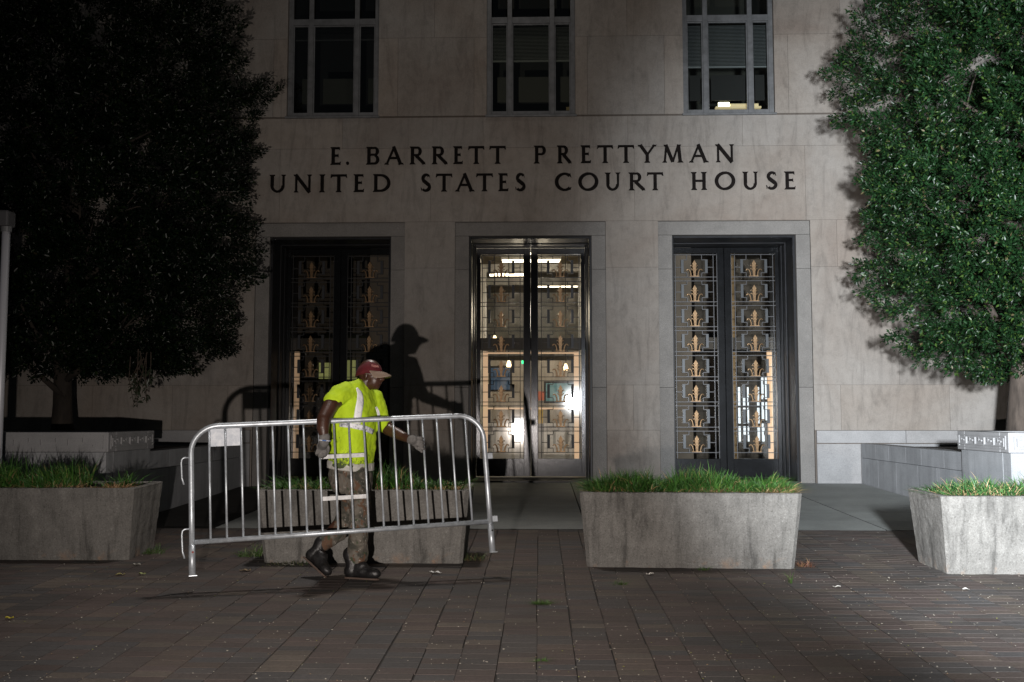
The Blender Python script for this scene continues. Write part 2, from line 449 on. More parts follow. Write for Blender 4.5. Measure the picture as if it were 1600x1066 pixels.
# outer mass: sides, roof, back
mb = MB()
mb.box(-14, -13.98, F+0.02, 34, 0.2, 12.8); mb.box(13.98, 14, F+0.02, 34, 0.2, 12.8)
mb.box(-13.98, 13.98, F+0.02, 34, 12.7, 12.8); mb.box(-13.98, 13.98, 33.9, 34, 0.2, 12.69)
mb.build('outer_wall', M['lime'], court)
mb = MB(); mb.box(-14.05, 14.05, F-0.08, 34.1, 12.81, 13.1); mb.build('parapet', M['lime'], court)
# base course and plinth
for xr_, cut1, cut2 in (((-14, -4.62), [-11, -9, -6.9, -5.2], [-11, -8, -5.05]), ((4.37, 14), [5.76, 7.6, 9.6, 11.6], [5.06, 8, 11])):
    mb = MB()
    blocks(mb, [(1.022, 1.222)], lambda i: cut1, [], F-0.035, 0.008, 0.034, 0.04, xr_)
    mb.box(xr_[0], xr_[1], F-0.034, F-0.002, 1.2225, 1.2235)
    mb.build('base_course', M['palegranite'], court, fixn=False)
    mb = MB()
    blocks(mb, [(0.30, 1.014)], lambda i: cut2, [], F-0.02, 0.008, 0.019, 0.04, xr_)
    mb.build('plinth', M['palegranite'], court, fixn=False)
# strip of limestone foot between doorways goes down to the terrace (in the wall sheet); add front faces
pier = [(-4.62, OPEN['left']-SW), (OPEN['left']+SW, OPEN['mid']-SW), (OPEN['mid']+SW, OPEN['right']-SW)]
for a, b_ in pier:
    mb = MB(); mb.box(a+0.003, b_-0.003, F-0.001, F+0.01, 0.33, 1.222)
    mb.build('pier_foot', M['lime'], court)

# granite surrounds, recessed a little
for key, c in OPEN.items():
    mb = MB(); Y = F+0.022
    for a, b_ in ((c-SW+0.004, c-HW), (c+HW, c+SW-0.004)):
        for z0, z1 in ((0.33, 1.9), (1.906, 3.8), (3.806, OZ-0.003)):
            k = rnd.uniform(0.92, 1.08)
            mb.box(a, b_, Y, Y+0.25, z0, z1, (k, k, k))
    mb.box(c-SW+0.004, c+SW-0.004, Y, Y+0.25, OZ+0.003, SZ-0.004)
    mb.build('door_surround', M['granite'], court)

# ---- doors
def arc(cx, cz, r, a0, a1, n=7, ex=1.0):
    return [(cx+r*ex*math.cos(math.radians(a0+(a1-a0)*i/n)), cz+r*math.sin(math.radians(a0+(a1-a0)*i/n))) for i in range(n+1)]
def fleur(mb, cx, z0, Y):
    # base bar, stem, pointed head, four leaves
    mb.box(cx-0.085, cx+0.085, Y-0.012, Y+0.008, z0, z0+0.014)
    mb.prism([(cx-0.020, z0+0.014), (cx+0.020, z0+0.014), (cx+0.024, z0+0.19), (cx+0.036, z0+0.222), (cx, z0+0.285), (cx-0.036, z0+0.222), (cx-0.024, z0+0.19)], Y-0.02, Y+0.006)
    mb.prism([(cx-0.007, z0+0.02), (cx+0.007, z0+0.02), (cx+0.007, z0+0.24), (cx, z0+0.262), (cx-0.007, z0+0.24)], Y-0.030, Y-0.020)
    for s in (-1, 1):
        P = [(cx+s*0.060, z0+0.012), (cx+s*0.066, z0+0.06), (cx+s*0.078, z0+0.10), (cx+s*0.098, z0+0.125), (cx+s*0.122, z0+0.126), (cx+s*0.138, z0+0.105)]
        mb.tube([(p[0], Y-0.008, p[1]) for p in P], [0.013, 0.013, 0.012, 0.011, 0.010, 0.007], 6)
        P = [(cx+s*0.024, z0+0.150), (cx+s*0.034, z0+0.185), (cx+s*0.052, z0+0.196), (cx+s*0.066, z0+0.182)]
        mb.tube([(p[0], Y-0.010, p[1]) for p in P], [0.009, 0.009, 0.008, 0.005], 6)
        P = [(cx+s*0.022, z0+0.10), (cx+s*0.034, z0+0.13), (cx+s*0.050, z0+0.138), (cx+s*0.060, z0+0.125)]
        mb.tube([(p[0], Y-0.010, p[1]) for p in P], [0.008, 0.008, 0.007, 0.005], 6)

DY = F+REC-0.03                   # front face of the leaves
GZ0, GZ1 = 0.735, 4.195            # glass
PITCH = 0.4221; Z0 = 3.796   # base of the top ornament
orn_mesh = None
for key, c in OPEN.items():
    # casing that lines the opening
    mb = MB()
    for s in (-1, 1):
        xo = c+s*HW
        a, b_ = (xo-0.012, xo+0.05) if s < 0 else (xo-0.05, xo+0.012)
        if s < 0: a, b_ = xo+0.0, xo+0.035
        else: a, b_ = xo-0.035, xo
        mb.box(a, b_, F+0.10, DY+0.10, 0.36, OZ-0.001)
        a2, b2 = (xo+0.035, xo+0.055) if s < 0 else (xo-0.055, xo-0.035)
        mb.box(a2, b2, F+0.55, DY+0.0, 0.36, OZ-0.036)
        a2, b2 = (xo+0.055, xo+0.07) if s < 0 else (xo-0.07, xo-0.055)
        mb.box(a2, b2, F+0.75, DY+0.0, 0.36, OZ-0.056)
    mb.box(c-HW+0.036, c+HW-0.036, F+0.10, DY+0.10, OZ-0.035, OZ-0.001)
    mb.box(c-HW+0.056, c+HW-0.056, F+0.55, DY-0.001, OZ-0.055, OZ-0.0355)
    mb.build('door_casing', M['casing'], court, bevel=0.004)
    mb = MB(); mb.box(c-HW+0.001, c+HW-0.001, F+0.03, DY+0.12, 0.33, 0.42); mb.build('threshold', M['black'], court)
    for s in (-1, 1):
        # leaf extends from the centre to the jamb
        xi, xo = c+s*0.004, c+s*(HW-0.072)
        gi, go_ = c+s*0.115, c+s*0.852
        L = lambda p, q: (min(p, q), max(p, q))
        leaf = MB()
        a, b_ = L(xi, gi); leaf.box(a, b_, DY, DY+0.05, 0.44, OZ-0.06)
        a, b_ = L(go_, xo); leaf.box(a, b_, DY, DY+0.05, 0.44, OZ-0.06)
        a, b_ = L(gi, go_); leaf.box(a, b_, DY, DY+0.05, GZ1, OZ-0.06); leaf.box(a, b_, DY+0.002, DY+0.05, 0.44, GZ0)
        d = leaf.build('door', M['steel'] if key == 'mid' else M['bronze'], court, bevel=0.003, origin=court['org'])
        d['org'] = list(court['org'])
        a, b_ = L(gi, go_)
        gm = MB(); gm.box(a+0.001, b_-0.001, DY+0.030, DY+0.036, GZ0+0.001, GZ1-0.001); gm.build('glass_pane', M['glass'], d)
        # grille
        gr = MB(); th = 0.0115; Yg = DY+0.016
        # local frame: u measured from the outer edge of the glass towards the meeting stile
        def X(u): return go_-s*u
        W_ = abs(go_-gi)
        def bar(u0, u1, z0, z1, mi=0, dd=0.0):
            p, q = L(X(u0), X(u1)); gr.box(p, q, Yg-0.006-dd, Yg+0.006, z0, z1, None, mi)
        uc = 0.352
        for u in (0.03, W_-0.065, W_-0.004): bar(u-th/2, u+th/2, GZ0+0.005, GZ1-0.005)
        zt = GZ1-0.02; bar(0, W_, zt-th/2, zt+th/2)
        for r in range(8):
            zb = Z0-r*PITCH
            for dz in (0, -0.066):
                if r == 7 and dz: continue
                bar(0, W_, zb+dz-th/2-0.002, zb+dz+th/2-0.002, 0, 0.0012)
            top = zb+PITCH-0.066 if r else zt
            zmid = zb+0.165
            for k in (-1, 1):
                def v(u0, z0_, z1_): bar(uc+k*u0-th/2, uc+k*u0+th/2, z0_, z1_, 0, 0.0006)
                def hh(u0, u1, z_):
                    p_, q_ = sorted((uc+k*u0, uc+k*u1)); bar(p_, q_, z_-th/2, z_+th/2, 0, 0.0018)
                v(0.125, zb+0.298, top); hh(0.125, 0.225, zb+0.292)
                hh(0.125, 0.225, zb+0.070); v(0.125, zb-0.002, zb+0.066)
                p_, q_ = sorted((uc+k*0.180, uc+k*0.224)); bar(p_, q_, zb+0.070, zb+0.286, 1, 0.012)
                e = 0.03-uc if k < 0 else W_-0.065-uc
                p_, q_ = sorted((uc+k*0.224, uc+e)); bar(p_, q_, zmid-th/2, zmid+th/2, 0, 0.0024)
        gr.build('grille', [M['pewter'], M['pewter2']] if key == 'right' else [M['black'], M['pewter_shaded']], d)  # left and middle grilles coloured darker to read as silhouettes, right one as lit metal
        # ornaments: one mesh shared
        for r in range(8):
            if orn_mesh is None:
                om = MB(); fleur(om, 0, 0, 0); oo = om.build('ornament', M['gold'], None, smooth=False, origin=(0, 0, 0)); orn_mesh = oo.data
            else:
                oo = bpy.data.objects.new('ornament', orn_mesh); sc.collection.objects.link(oo)
            oo.parent = d; oo.scale = (0.96, 1.0, 0.98)
            oo.location = Vector((X(uc), Yg-0.014, Z0-r*PITCH+0.004))-Vector(court['org'])
        if s == -1 and key == 'mid':
            pass
        clean(d)

# ---- windows
for wi, (a, b_) in enumerate(WINS):
    Y = F+0.05
    fr = MB(); wdt = b_-a
    e = 0.075
    fr.box(a+0.001, a+e, Y, Y+0.07, WZ0+0.001, WTOP-0.001); fr.box(b_-e, b_-0.001, Y, Y+0.07, WZ0+0.001, WTOP-0.001)
    m1, m2 = a+0.375, b_-0.375
    for mx in (m1, m2): fr.box(mx-0.038, mx+0.038, Y-0.01, Y+0.06, WZ0+0.002, WTOP-0.002)
    for (p, q) in ((a+e, m1-0.038), (m1+0.038, m2-0.038), (m2+0.038, b_-e)):
        fr.box(p, q, Y+0.002, Y+0.07, WZ0+0.001, WZ0+0.085)
        fr.box(p, q, Y-0.004, Y+0.06, 7.90, 8.00)
        fr.box(p, q, Y+0.002, Y+0.06, 9.30, 9.38)
        fr.box(p, p+0.02, Y+0.012, Y+0.05, WZ0+0.085, 7.90); fr.box(q-0.02, q, Y+0.012, Y+0.05, WZ0+0.085, 7.90)
        fr.box(p+0.02, q-0.02, Y+0.012, Y+0.05, 7.875, 7.90)
    wo = fr.build('window', M['alu'], court, bevel=0.004)
    wo['org'] = list(court['org'])
    gm = MB()
    for (p, q) in ((a+e, m1-0.038), (m1+0.038, m2-0.038), (m2+0.038, b_-e)):
        for z0, z1 in ((WZ0+0.086, 7.874), (8.001, 9.299), (9.381, WTOP-0.01)):
            gm.box(p+0.021, q-0.021, Y+0.028, Y+0.034, z0, z1)
    gm.build('glass_pane', M['wglass'], wo)
    sl = MB(); sl.box(a-0.02, b_+0.02, F-0.05, F+0.049, WZ0-0.03, WZ0+0.0005)
    sl.build('sill', M['alu'], wo, bevel=0.004)
    # blinds
    bl = MB()
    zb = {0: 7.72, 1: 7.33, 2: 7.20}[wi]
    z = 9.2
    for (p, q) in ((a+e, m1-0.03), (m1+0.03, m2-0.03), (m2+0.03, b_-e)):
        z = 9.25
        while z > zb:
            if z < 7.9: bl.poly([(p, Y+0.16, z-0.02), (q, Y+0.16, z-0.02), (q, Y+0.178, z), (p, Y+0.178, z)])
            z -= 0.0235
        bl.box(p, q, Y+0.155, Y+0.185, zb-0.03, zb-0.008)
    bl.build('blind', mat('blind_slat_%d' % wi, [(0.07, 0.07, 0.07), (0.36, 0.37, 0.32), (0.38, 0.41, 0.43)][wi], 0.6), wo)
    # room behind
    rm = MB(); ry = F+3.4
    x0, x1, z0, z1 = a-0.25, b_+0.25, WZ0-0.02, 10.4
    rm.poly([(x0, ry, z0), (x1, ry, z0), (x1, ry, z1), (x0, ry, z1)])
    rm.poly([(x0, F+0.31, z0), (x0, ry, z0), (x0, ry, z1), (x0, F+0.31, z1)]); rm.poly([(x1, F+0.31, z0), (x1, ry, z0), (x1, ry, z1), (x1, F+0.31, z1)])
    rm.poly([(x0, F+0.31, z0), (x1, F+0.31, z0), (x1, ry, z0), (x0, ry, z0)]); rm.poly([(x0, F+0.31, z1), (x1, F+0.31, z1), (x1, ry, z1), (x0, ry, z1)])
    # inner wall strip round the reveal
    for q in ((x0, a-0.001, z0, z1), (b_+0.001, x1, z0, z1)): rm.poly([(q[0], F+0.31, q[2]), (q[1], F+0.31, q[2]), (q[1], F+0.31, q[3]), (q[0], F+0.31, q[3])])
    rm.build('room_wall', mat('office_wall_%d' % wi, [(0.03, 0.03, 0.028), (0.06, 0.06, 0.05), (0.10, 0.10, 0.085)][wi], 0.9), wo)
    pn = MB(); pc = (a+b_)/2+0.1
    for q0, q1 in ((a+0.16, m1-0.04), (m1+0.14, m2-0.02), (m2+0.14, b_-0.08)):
        pn.box(q0, q1, F+0.36, F+0.38, WZ0+0.33, WZ0+0.76)  # panels standing in for the lighter reflection in the lower panes
    pn.build('reflection_panel', mat('reflection_tint_%d' % wi, [(0.07, 0.07, 0.055), (0.12, 0.115, 0.09), (0.05, 0.05, 0.05)][wi], 0.9), wo)
    clean(wo)
# lit strip in the right-hand office
t = thing('strip_light', 'bright strip light glowing low inside the right upper window', 'lamp', (3.2, F+0.45, WZ0+0.12))
mb = MB(); mb.box(3.0, 3.18, F+0.42, F+0.47, WZ0+0.25, WZ0+0.32); mb.build('tube', mat('lit_tube', (1, 1, 1), 0.5, 0, (1.0, 0.93, 0.62), 7.0), t)
mb = MB(); mb.box(3.19, 3.66, F+0.42, F+0.47, WZ0+0.25, WZ0+0.295); mb.box(2.95, 3.70, F+0.40, F+0.50, WZ0+0.215, WZ0+0.245)
mb.build('housing', mat('lit_housing', (0.85, 0.72, 0.45), 0.5, 0, (1.0, 0.80, 0.45), 0.55), t); clean(t)
mb = MB(); mb.box(0.455, 0.52, F+0.12, F+0.125, WZ0+0.11, WZ0+0.17)
tag(mb.build('paper_note', mat('buff_paper', (0.45, 0.33, 0.15), 0.8), origin=(0.49, F+0.12, WZ0+0.09)), 'small buff square of paper in the corner of the middle upper window', 'note')

# ---- lettering
TH, TN, SR = 0.054, 0.035, 0.022     # thick stroke, thin stroke, serif
def seg(x0, z0, x1, z1, w0, w1=None):
    w1 = w1 or w0
    d = Vector((x1-x0, z1-z0)).normalized(); n = Vector((-d.y, d.x))
    return [(x0-n.x*w0/2, z0-n.y*w0/2), (x1-n.x*w1/2, z1-n.y*w1/2), (x1+n.x*w1/2, z1+n.y*w1/2), (x0+n.x*w0/2, z0+n.y*w0/2)]
def hbar(x0, x1, z, t_=TN): return [(x0, z-t_/2), (x1, z-t_/2), (x1, z+t_/2), (x0, z+t_/2)]
def vbar(x, z0, z1, t_=TH): return [(x-t_/2, z0), (x+t_/2, z0), (x+t_/2, z1), (x-t_/2, z1)]
def serif(x, z, up, t_=TH, l=SR):
    h = 0.016
    return [(x-t_/2-l, z), (x+t_/2+l, z), (x+t_/2+l*0.2, z+up*h*1.5), (x-t_/2-l*0.2, z+up*h*1.5)]
def ring(cx, cz, rx, rz, a0, a1, tmin=TN, tmax=TH, n=22, tilt=0):
    out = []
    def pt(a, k):
        tt = tmin+(tmax-tmin)*abs(math.cos(math.radians(a+tilt)))
        return (cx+(rx-k*tt)*math.cos(math.radians(a)), cz+(rz-k*tt)*math.sin(math.radians(a)))
    for i in range(n):
        a, b_ = a0+(a1-a0)*i/n, a0+(a1-a0)*(i+1)/n
        out.append([pt(a, 0), pt(b_, 0), pt(b_, 1), pt(a, 1)])
    return out
def glyph(ch, w_, h):
    s = TH/2; P = []
    if ch == 'I': P = [vbar(w_/2, 0, h), serif(w_/2, 0, 1), serif(w_/2, h, -1)]
    elif ch == '.':
        P = [[(w_/2+0.026*math.cos(k*PI/6), 0.026+0.026*math.sin(k*PI/6)) for k in range(12)]]
    elif ch == 'E':
        x = SR+s
        P = [vbar(x, 0, h), serif(x, 0, 1), serif(x, h, -1), hbar(x+s, w_, TN/2), hbar(x+s, w_-0.012, h-TN/2), hbar(x+s, w_-0.035, h*0.52),
             [(w_, 0), (w_+0.004, 0.055), (w_-0.016, TN)], [(w_-0.012, h), (w_-0.008, h-0.052), (w_-0.028, h-TN)], [(w_-0.035, h*0.52+0.034), (w_-0.029, h*0.52-0.034), (w_-0.05, h*0.52)]]
    elif ch == 'T':
        x = w_/2
        P = [vbar(x, 0, h-TN), serif(x, 0, 1), hbar(0.006, w_-0.006, h-TN/2), [(0, h-0.058), (0.014, h-0.056), (0.03, h-TN), (0.008, h+0.004)], [(w_, h-0.058), (w_-0.014, h-0.056), (w_-0.03, h-TN), (w_-0.008, h+0.004)]]
    elif ch == 'H':
        x = SR+s; y = w_-SR-s
        P = [vbar(x, 0, h), vbar(y, 0, h), hbar(x+s, y-s, h*0.51)]
        for q in (x, y): P += [serif(q, 0, 1), serif(q, h, -1)]
    elif ch == 'N':
        x = SR+TN/2; y = w_-SR-TN/2
        P = [vbar(x, 0, h, TN), vbar(y, 0.02, h, TN), seg(x-0.01, h, y+0.004, -0.004, TH*1.05), serif(x, 0, 1, TN), serif(y, h, -1, TN), serif(x-0.012, h, -1, TN, SR*0.8)]
    elif ch == 'M':
        x = SR+TN/2; y = w_-SR-TH/2; m_ = w_/2
        P = [seg(x, 0, x+0.028, h, TN), seg(y, 0, y-0.028, h, TH), seg(x+0.02, h, m_, 0.01, TH), seg(m_, 0.01, y-0.03, h, TN), serif(x, 0, 1, TN), serif(y, 0, 1), serif(x+0.018, h, -1, TN, SR*0.8), serif(y-0.018, h, -1, TN, SR*0.8)]
    elif ch == 'A':
        P = [seg(0.03, 0, w_/2+0.004, h, TN), seg(w_-0.038, 0, w_/2-0.008, h+0.004, TH), hbar(0.075, w_-0.085, h*0.36), serif(0.03, 0, 1, TN), serif(w_-0.036, 0, 1)]
    elif ch == 'Y':
        P = [vbar(w_/2, 0, h*0.5), seg(w_/2, h*0.46, 0.036, h, TH*0.95), seg(w_/2+0.004, h*0.46, w_-0.03, h, TN), serif(w_/2, 0, 1), serif(0.036, h, -1, TH*0.9, SR*0.7), serif(w_-0.03, h, -1, TN, SR)]
    elif ch == 'U':
        x = SR+s; y = w_-SR-TN/2; r = (y-x)/2
        P = [vbar(x, r+0.02, h), vbar(y, r+0.02, h, TN), serif(x, h, -1), serif(y, h, -1, TN)]
        P += ring((x-s+y+TN/2)/2, r+0.02, (y+TN/2-x+s)/2, r+0.024, 180, 360, TN, TH*0.9, 16)
    elif ch == 'D':
        x = SR+s
        P = [vbar(x, 0, h), serif(x, 0, 1), serif(x, h, -1), hbar(x+s, w_*0.45, TN/2), hbar(x+s, w_*0.45, h-TN/2)]
        P += ring(w_*0.45, h/2, w_*0.55, h/2, -90, 90)
    elif ch == 'O': P = ring(w_/2, h/2, w_/2, h/2+0.006, 0, 360, TN, TH*1.1, 40, 15)
    elif ch == 'C':
        P = ring(w_*0.56, h/2, w_*0.56, h/2+0.005, 52, 308, TN, TH*1.1, 30)
        P += [[(w_*0.88, h*0.985), (w_*0.95, h*0.74), (w_*0.87, h*0.80), (w_*0.80, h*0.93)], [(w_*0.80, h*0.07), (w_*0.87, h*0.18), (w_*0.95, h*0.2), (w_*0.90, h*0.05)]]
    elif ch in 'PRB':
        x = SR+s; bw = w_*(0.80 if ch == 'R' else 0.97)
        rz = h*(0.27 if ch != 'B' else 0.25); cz = h-rz
        P = [vbar(x, 0, h), serif(x, 0, 1), serif(x, h, -1), hbar(x+s, bw-rz*0.8, h-TN/2, TN*0.9), hbar(x+s, bw-rz*0.8, h-2*rz+TN/2, TN*0.9)]
        P += ring(bw-rz*0.95, cz, rz*0.95, rz, -90, 90, TN*0.9, TH, 14)
        if ch == 'R':
            P += [seg(x+s+0.03, h-2*rz+0.01, w_-0.012, 0.008, TH*0.95), [(w_-0.045, 0), (w_+0.014, 0), (w_+0.004, 0.014), (w_-0.03, 0.03)]]
        if ch == 'B':
            r2 = (h-2*rz+TN*0.5)/2
            P += [hbar(x+s, bw-r2*0.7, TN/2, TN*0.9)]
            P += ring(w_-r2*0.98, r2, r2*0.98, r2, -90, 90, TN*0.9, TH, 14)
            P += [hbar(bw-rz*0.8, w_-r2*0.9, 2*r2-TN/2, TN*0.8)]
    elif ch == 'S':
        q = h*0.255
        P = ring(w_*0.50, h-q, w_*0.44, q+0.005, 35, 235, TN, TH, 16, 25)
        P += ring(w_*0.50, q, w_*0.48, q+0.005, -145, 55, TN, TH, 16, 25)
        P += [seg(w_*0.26, h*0.62, w_*0.76, h*0.375, TH*1.08)]
        P += [[(w_*0.80, h*0.97), (w_*0.88, h*0.76), (w_*0.79, h*0.83)], [(w_*0.06, h*0.02), (w_*0.0, h*0.25), (w_*0.12, h*0.17)]]
    return P
l1 = [('E',516.3,532.3),('.',540,547),('B',572,593),('A',601.6,630),('R',640,664),('R',674.6,698.7),('E',708,723),('T',731.5,757),('T',764.6,790.6),
      ('P',833.8,853.6),('R',870,892),('E',907,923),('T',932.8,958),('T',965,991),('Y',996.8,1025.4),('M',1034.5,1067.5),('A',1077,1106),('N',1118,1147)]
l2 = [('U',421,447),('N',459.4,487.5),('I',500,507.4),('T',516.6,542.6),('E',552.5,568.8),('D',582.7,610.3),('S',657.5,674),('T',681,707),('A',712,740.7),('T',744,770.4),('E',778.3,794),('S',805,821.6),
      ('C',866.8,894.3),('O',903.3,935),('U',945,969.3),('R',982,1007),('T',1010.6,1036.4),('H',1079.4,1104.6),('O',1116.5,1148.7),('U',1159.7,1184.4),('S',1196.8,1214.7),('E',1225,1242)]
for line, zb in ((l1, on_y(842, 255.8, F).z), (l2, on_y(842, 298.7, F).z)):
    for ch, p0, p1 in line:
        yy = 242 if zb > 5.3 else 285
        x0, x1 = on_y(p0, yy, F).x, on_y(p1, yy, F).x
        mb = MB()
        for i, P in enumerate(glyph(ch, x1-x0, 0.292)):
            mb.prism([(x0+p[0], zb+p[1]) for p in P], F-0.020-0.0004*(i % 12), F+0.004)
        mb.build('letter', M['letter'], court)

# ---- lobby and vestibules (part of the building)
def room(mb, x0, x1, y0, y1, z0, z1, col=(1, 1, 1), ccol=None, fcol=None):
    mb.poly([(x0, y0, z0), (x0, y1, z0), (x0, y1, z1), (x0, y0, z1)], col); mb.poly([(x1, y0, z0), (x1, y1, z0), (x1, y1, z1), (x1, y0, z1)], col)
    mb.poly([(x0, y1, z0), (x1, y1, z0), (x1, y1, z1), (x0, y1, z1)], col)
    mb.poly([(x0, y0, z0), (x1, y0, z0), (x1, y1, z0), (x0, y1, z0)], fcol or col); mb.poly([(x0, y0, z1), (x1, y0, z1), (x1, y1, z1), (x0, y1, z1)], ccol or col)
lobm = m_attr('lobby_plaster', 0.6, 0.5, 3)
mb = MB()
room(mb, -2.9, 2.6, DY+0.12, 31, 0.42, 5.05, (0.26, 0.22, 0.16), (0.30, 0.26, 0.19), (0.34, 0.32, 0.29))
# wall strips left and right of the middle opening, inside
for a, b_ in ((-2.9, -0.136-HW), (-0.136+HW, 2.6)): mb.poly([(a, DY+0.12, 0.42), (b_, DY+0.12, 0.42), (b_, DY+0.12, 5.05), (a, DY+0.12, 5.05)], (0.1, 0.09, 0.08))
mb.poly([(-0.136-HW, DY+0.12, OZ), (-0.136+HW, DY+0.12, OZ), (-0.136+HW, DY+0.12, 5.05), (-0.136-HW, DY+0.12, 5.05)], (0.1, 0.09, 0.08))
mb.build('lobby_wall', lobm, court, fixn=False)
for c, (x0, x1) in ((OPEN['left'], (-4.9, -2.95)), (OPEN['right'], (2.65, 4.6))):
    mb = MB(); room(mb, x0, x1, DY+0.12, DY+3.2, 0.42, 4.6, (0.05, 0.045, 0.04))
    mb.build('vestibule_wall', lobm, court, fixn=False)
oak = m_noise('pale_oak', (0.55, 0.38, 0.25), (0.72, 0.53, 0.37), 5, 0.45, 0, (5, 5, 0.6))
for key, c in OPEN.items():
    Yi = DY+0.17
    lit = mat('frame_glow_'+key, (0.6, 0.42, 0.28), 0.5, 0, (1.0, 0.70, 0.46), {'left': 0.17, 'mid': 0.50, 'right': 0.42}[key])  # frame made to glow in place of light falling on it
    for s in (-1, 1):
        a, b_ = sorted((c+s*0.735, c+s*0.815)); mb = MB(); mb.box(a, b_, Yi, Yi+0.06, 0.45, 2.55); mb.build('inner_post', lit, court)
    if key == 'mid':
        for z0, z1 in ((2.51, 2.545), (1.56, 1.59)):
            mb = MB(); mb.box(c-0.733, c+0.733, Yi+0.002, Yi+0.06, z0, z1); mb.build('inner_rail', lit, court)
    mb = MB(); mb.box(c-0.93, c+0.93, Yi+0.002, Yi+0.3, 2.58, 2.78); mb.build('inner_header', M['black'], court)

# things inside the lobby
lamp_w = mat('lit_diffuser', (1, 1, 1), 0.5, 0, (1.0, 0.90, 0.66), 5.5)
def ceil_light(x0, x1, y, label, zc=4.93):
    t = thing('ceiling_light', label, 'lamp', ((x0+x1)/2, y, zc), group='strip lights on the lobby ceiling')
    mb = MB(); mb.box(x0-0.03, x1+0.03, y-0.09, y+0.09, zc+0.05, zc+0.11); mb.build('housing', M['white'], t)
    mb = MB(); mb.box(x0, x1, y-0.07, y+0.07, zc, zc+0.049); mb.build('diffuser', lamp_w, t); clean(t)
ceil_light(-0.82, 0.48, 22.4, 'long lit strip light highest behind the middle doors')
ceil_light(-0.70, 0.20, 21.4, 'short lit strip just above the longest one behind the middle doors', 4.95)
ceil_light(-1.22, -0.30, 24.6, 'lit strip light second down behind the left leaf of the middle doors')
ceil_light(-0.02, 1.05, 26.8, 'lit strip light second down behind the right leaf of the middle doors')
ceil_light(-1.45, -0.95, 29.8, 'lit strip light low on the left behind the middle doors', 3.95)
ceil_light(0.65, 1.35, 29.8, 'dim strip light low on the right behind the middle doors', 3.95)
mb = MB(); mb.box(-2.88, 2.58, 23.4, 23.6, 0.43, 2.75); mb.build('partition', m_noise('warm_veneer', (0.36, 0.32, 0.27), (0.55, 0.49, 0.42), 3, 0.4, 0, (3, 1, 0.5)), court)
for yb_ in (20.4, 23.4, 25.8):
    mb = MB(); mb.box(-2.88, 2.58, yb_, yb_+0.25, 4.86, 5.04); mb.build('ceiling_beam', lobm, court)
for xq in (-1.25, 0.98):
    mb = MB(); mb.box(xq-0.13, xq+0.13, 20.9, 21.16, 0.43, 4.61); mb.build('lobby_pier', lobm, court)
mb = MB(); mb.box(-2.89, 2.59, 28.9, 29.0, 3.2, 5.04); mb.build('lobby_beam', lobm, court)
def pendant(px, py, label):
    p = on_y(px, py, 20.0)
    t = thing('wall_lamp', label, 'lamp', tuple(p), group='small warm lamps in the lobby')
    mb = MB(); mb.loft([[(p.x+r*math.cos(a*PI/6), p.y+r*math.sin(a*PI/6), p.z+z) for a in range(12)] for r, z in ((0.02, 0.07), (0.035, 0.03), (0.05, -0.02), (0.04, -0.06))])
    mb.build('shade', mat('lit_shade', (1, 0.9, 0.7), 0.5, 0, (1.0, 0.75, 0.42), 4.5), t, smooth=True)
    mb = MB(); mb.tube([(p.x, p.y, p.z+0.1), (p.x, p.y, 5.0)], 0.008, 6); mb.build('stem', M['black'], t); clean(t)
pendant(795, 569, 'small warm hanging lamp behind the left leaf of the middle doors')
pendant(884, 574, 'small warm hanging lamp behind the right leaf of the middle doors')
pendant(773, 530, 'faint warm lamp high behind the left leaf of the middle doors')
def boxthing(name, label, cat, px0, py0, px1, py1, Y, th, m, extra=None):
    p = on_y(px0, py1, Y); q = on_y(px1, py0, Y)
    t = thing(name, label, cat, ((p.x+q.x)/2, Y, p.z))
    mb = MB(); mb.box(p.x, q.x, Y, Y+th, p.z, q.z); mb.build('casing', m, t, bevel=0.006)
    mb = MB(); mb.box(p.x+0.04, q.x-0.04, Y-0.006, Y-0.001, p.z+0.04, q.z-0.04); mb.build('screen', extra or m, t); clean(t)
boxthing('display_or_glow', 'blue lit screen behind the left leaf of the middle doors', 'screen', 764, 572, 800, 612, 20.6, 0.05, M['black'], mat('lit_blue', (0.05, 0.1, 0.2), 0.3, 0, (0.12, 0.20, 0.32), 0.12))
boxthing('display_or_glow', 'teal lit notice screen behind the right leaf of the middle doors', 'screen', 850, 596, 896, 630, 20.6, 0.05, M['black'], mat('lit_teal', (0.02, 0.15, 0.18), 0.3, 0, (0.06, 0.26, 0.28), 0.13))
boxthing('display_or_glow', 'pale blue glow low behind the left leaf of the middle doors, imitating a reflection in the glass', 'screen', 798, 650, 822, 702, 20.0, 0.05, M['black'], mat('reflection_glow', (0.3, 0.4, 0.45), 0.3, 0, (0.45, 0.62, 0.75), 0.8))  # glowing panel added for the pale lamp reflection in the glass
# security desk
p = on_y(770, 700, 19.6); q = on_y(900, 660, 19.6)
t = thing('reception_desk', 'low grey security desk seen through the middle doors', 'desk', ((p.x+q.x)/2, 20, 0.42))
mb = MB(); mb.box(p.x-0.4, q.x+0.5, 19.6, 20.3, 0.425, 1.25); mb.build('desk_body', mat('desk_grey', (0.62, 0.64, 0.68), 0.3), t)
mb = MB(); mb.box(p.x-0.45, q.x+0.55, 19.55, 20.35, 1.251, 1.30); mb.build('desk_top', mat('desk_top', (0.55, 0.57, 0.6), 0.3), t); clean(t)
p = on_y(818, 566, 18.4)
mb = MB(); mb.box(p.x-0.035, p.x+0.035, 18.4, 18.43, p.z-0.03, p.z+0.03); tag(mb.build('indicator_light', mat('lit_green', (0, 0.5, 0.2), 0.5, 0, (0.05, 0.9, 0.35), 2.5), origin=tuple(p)), 'tiny green indicator light behind the middle doors', 'lamp')
p = on_y(844, 618, 19.9)
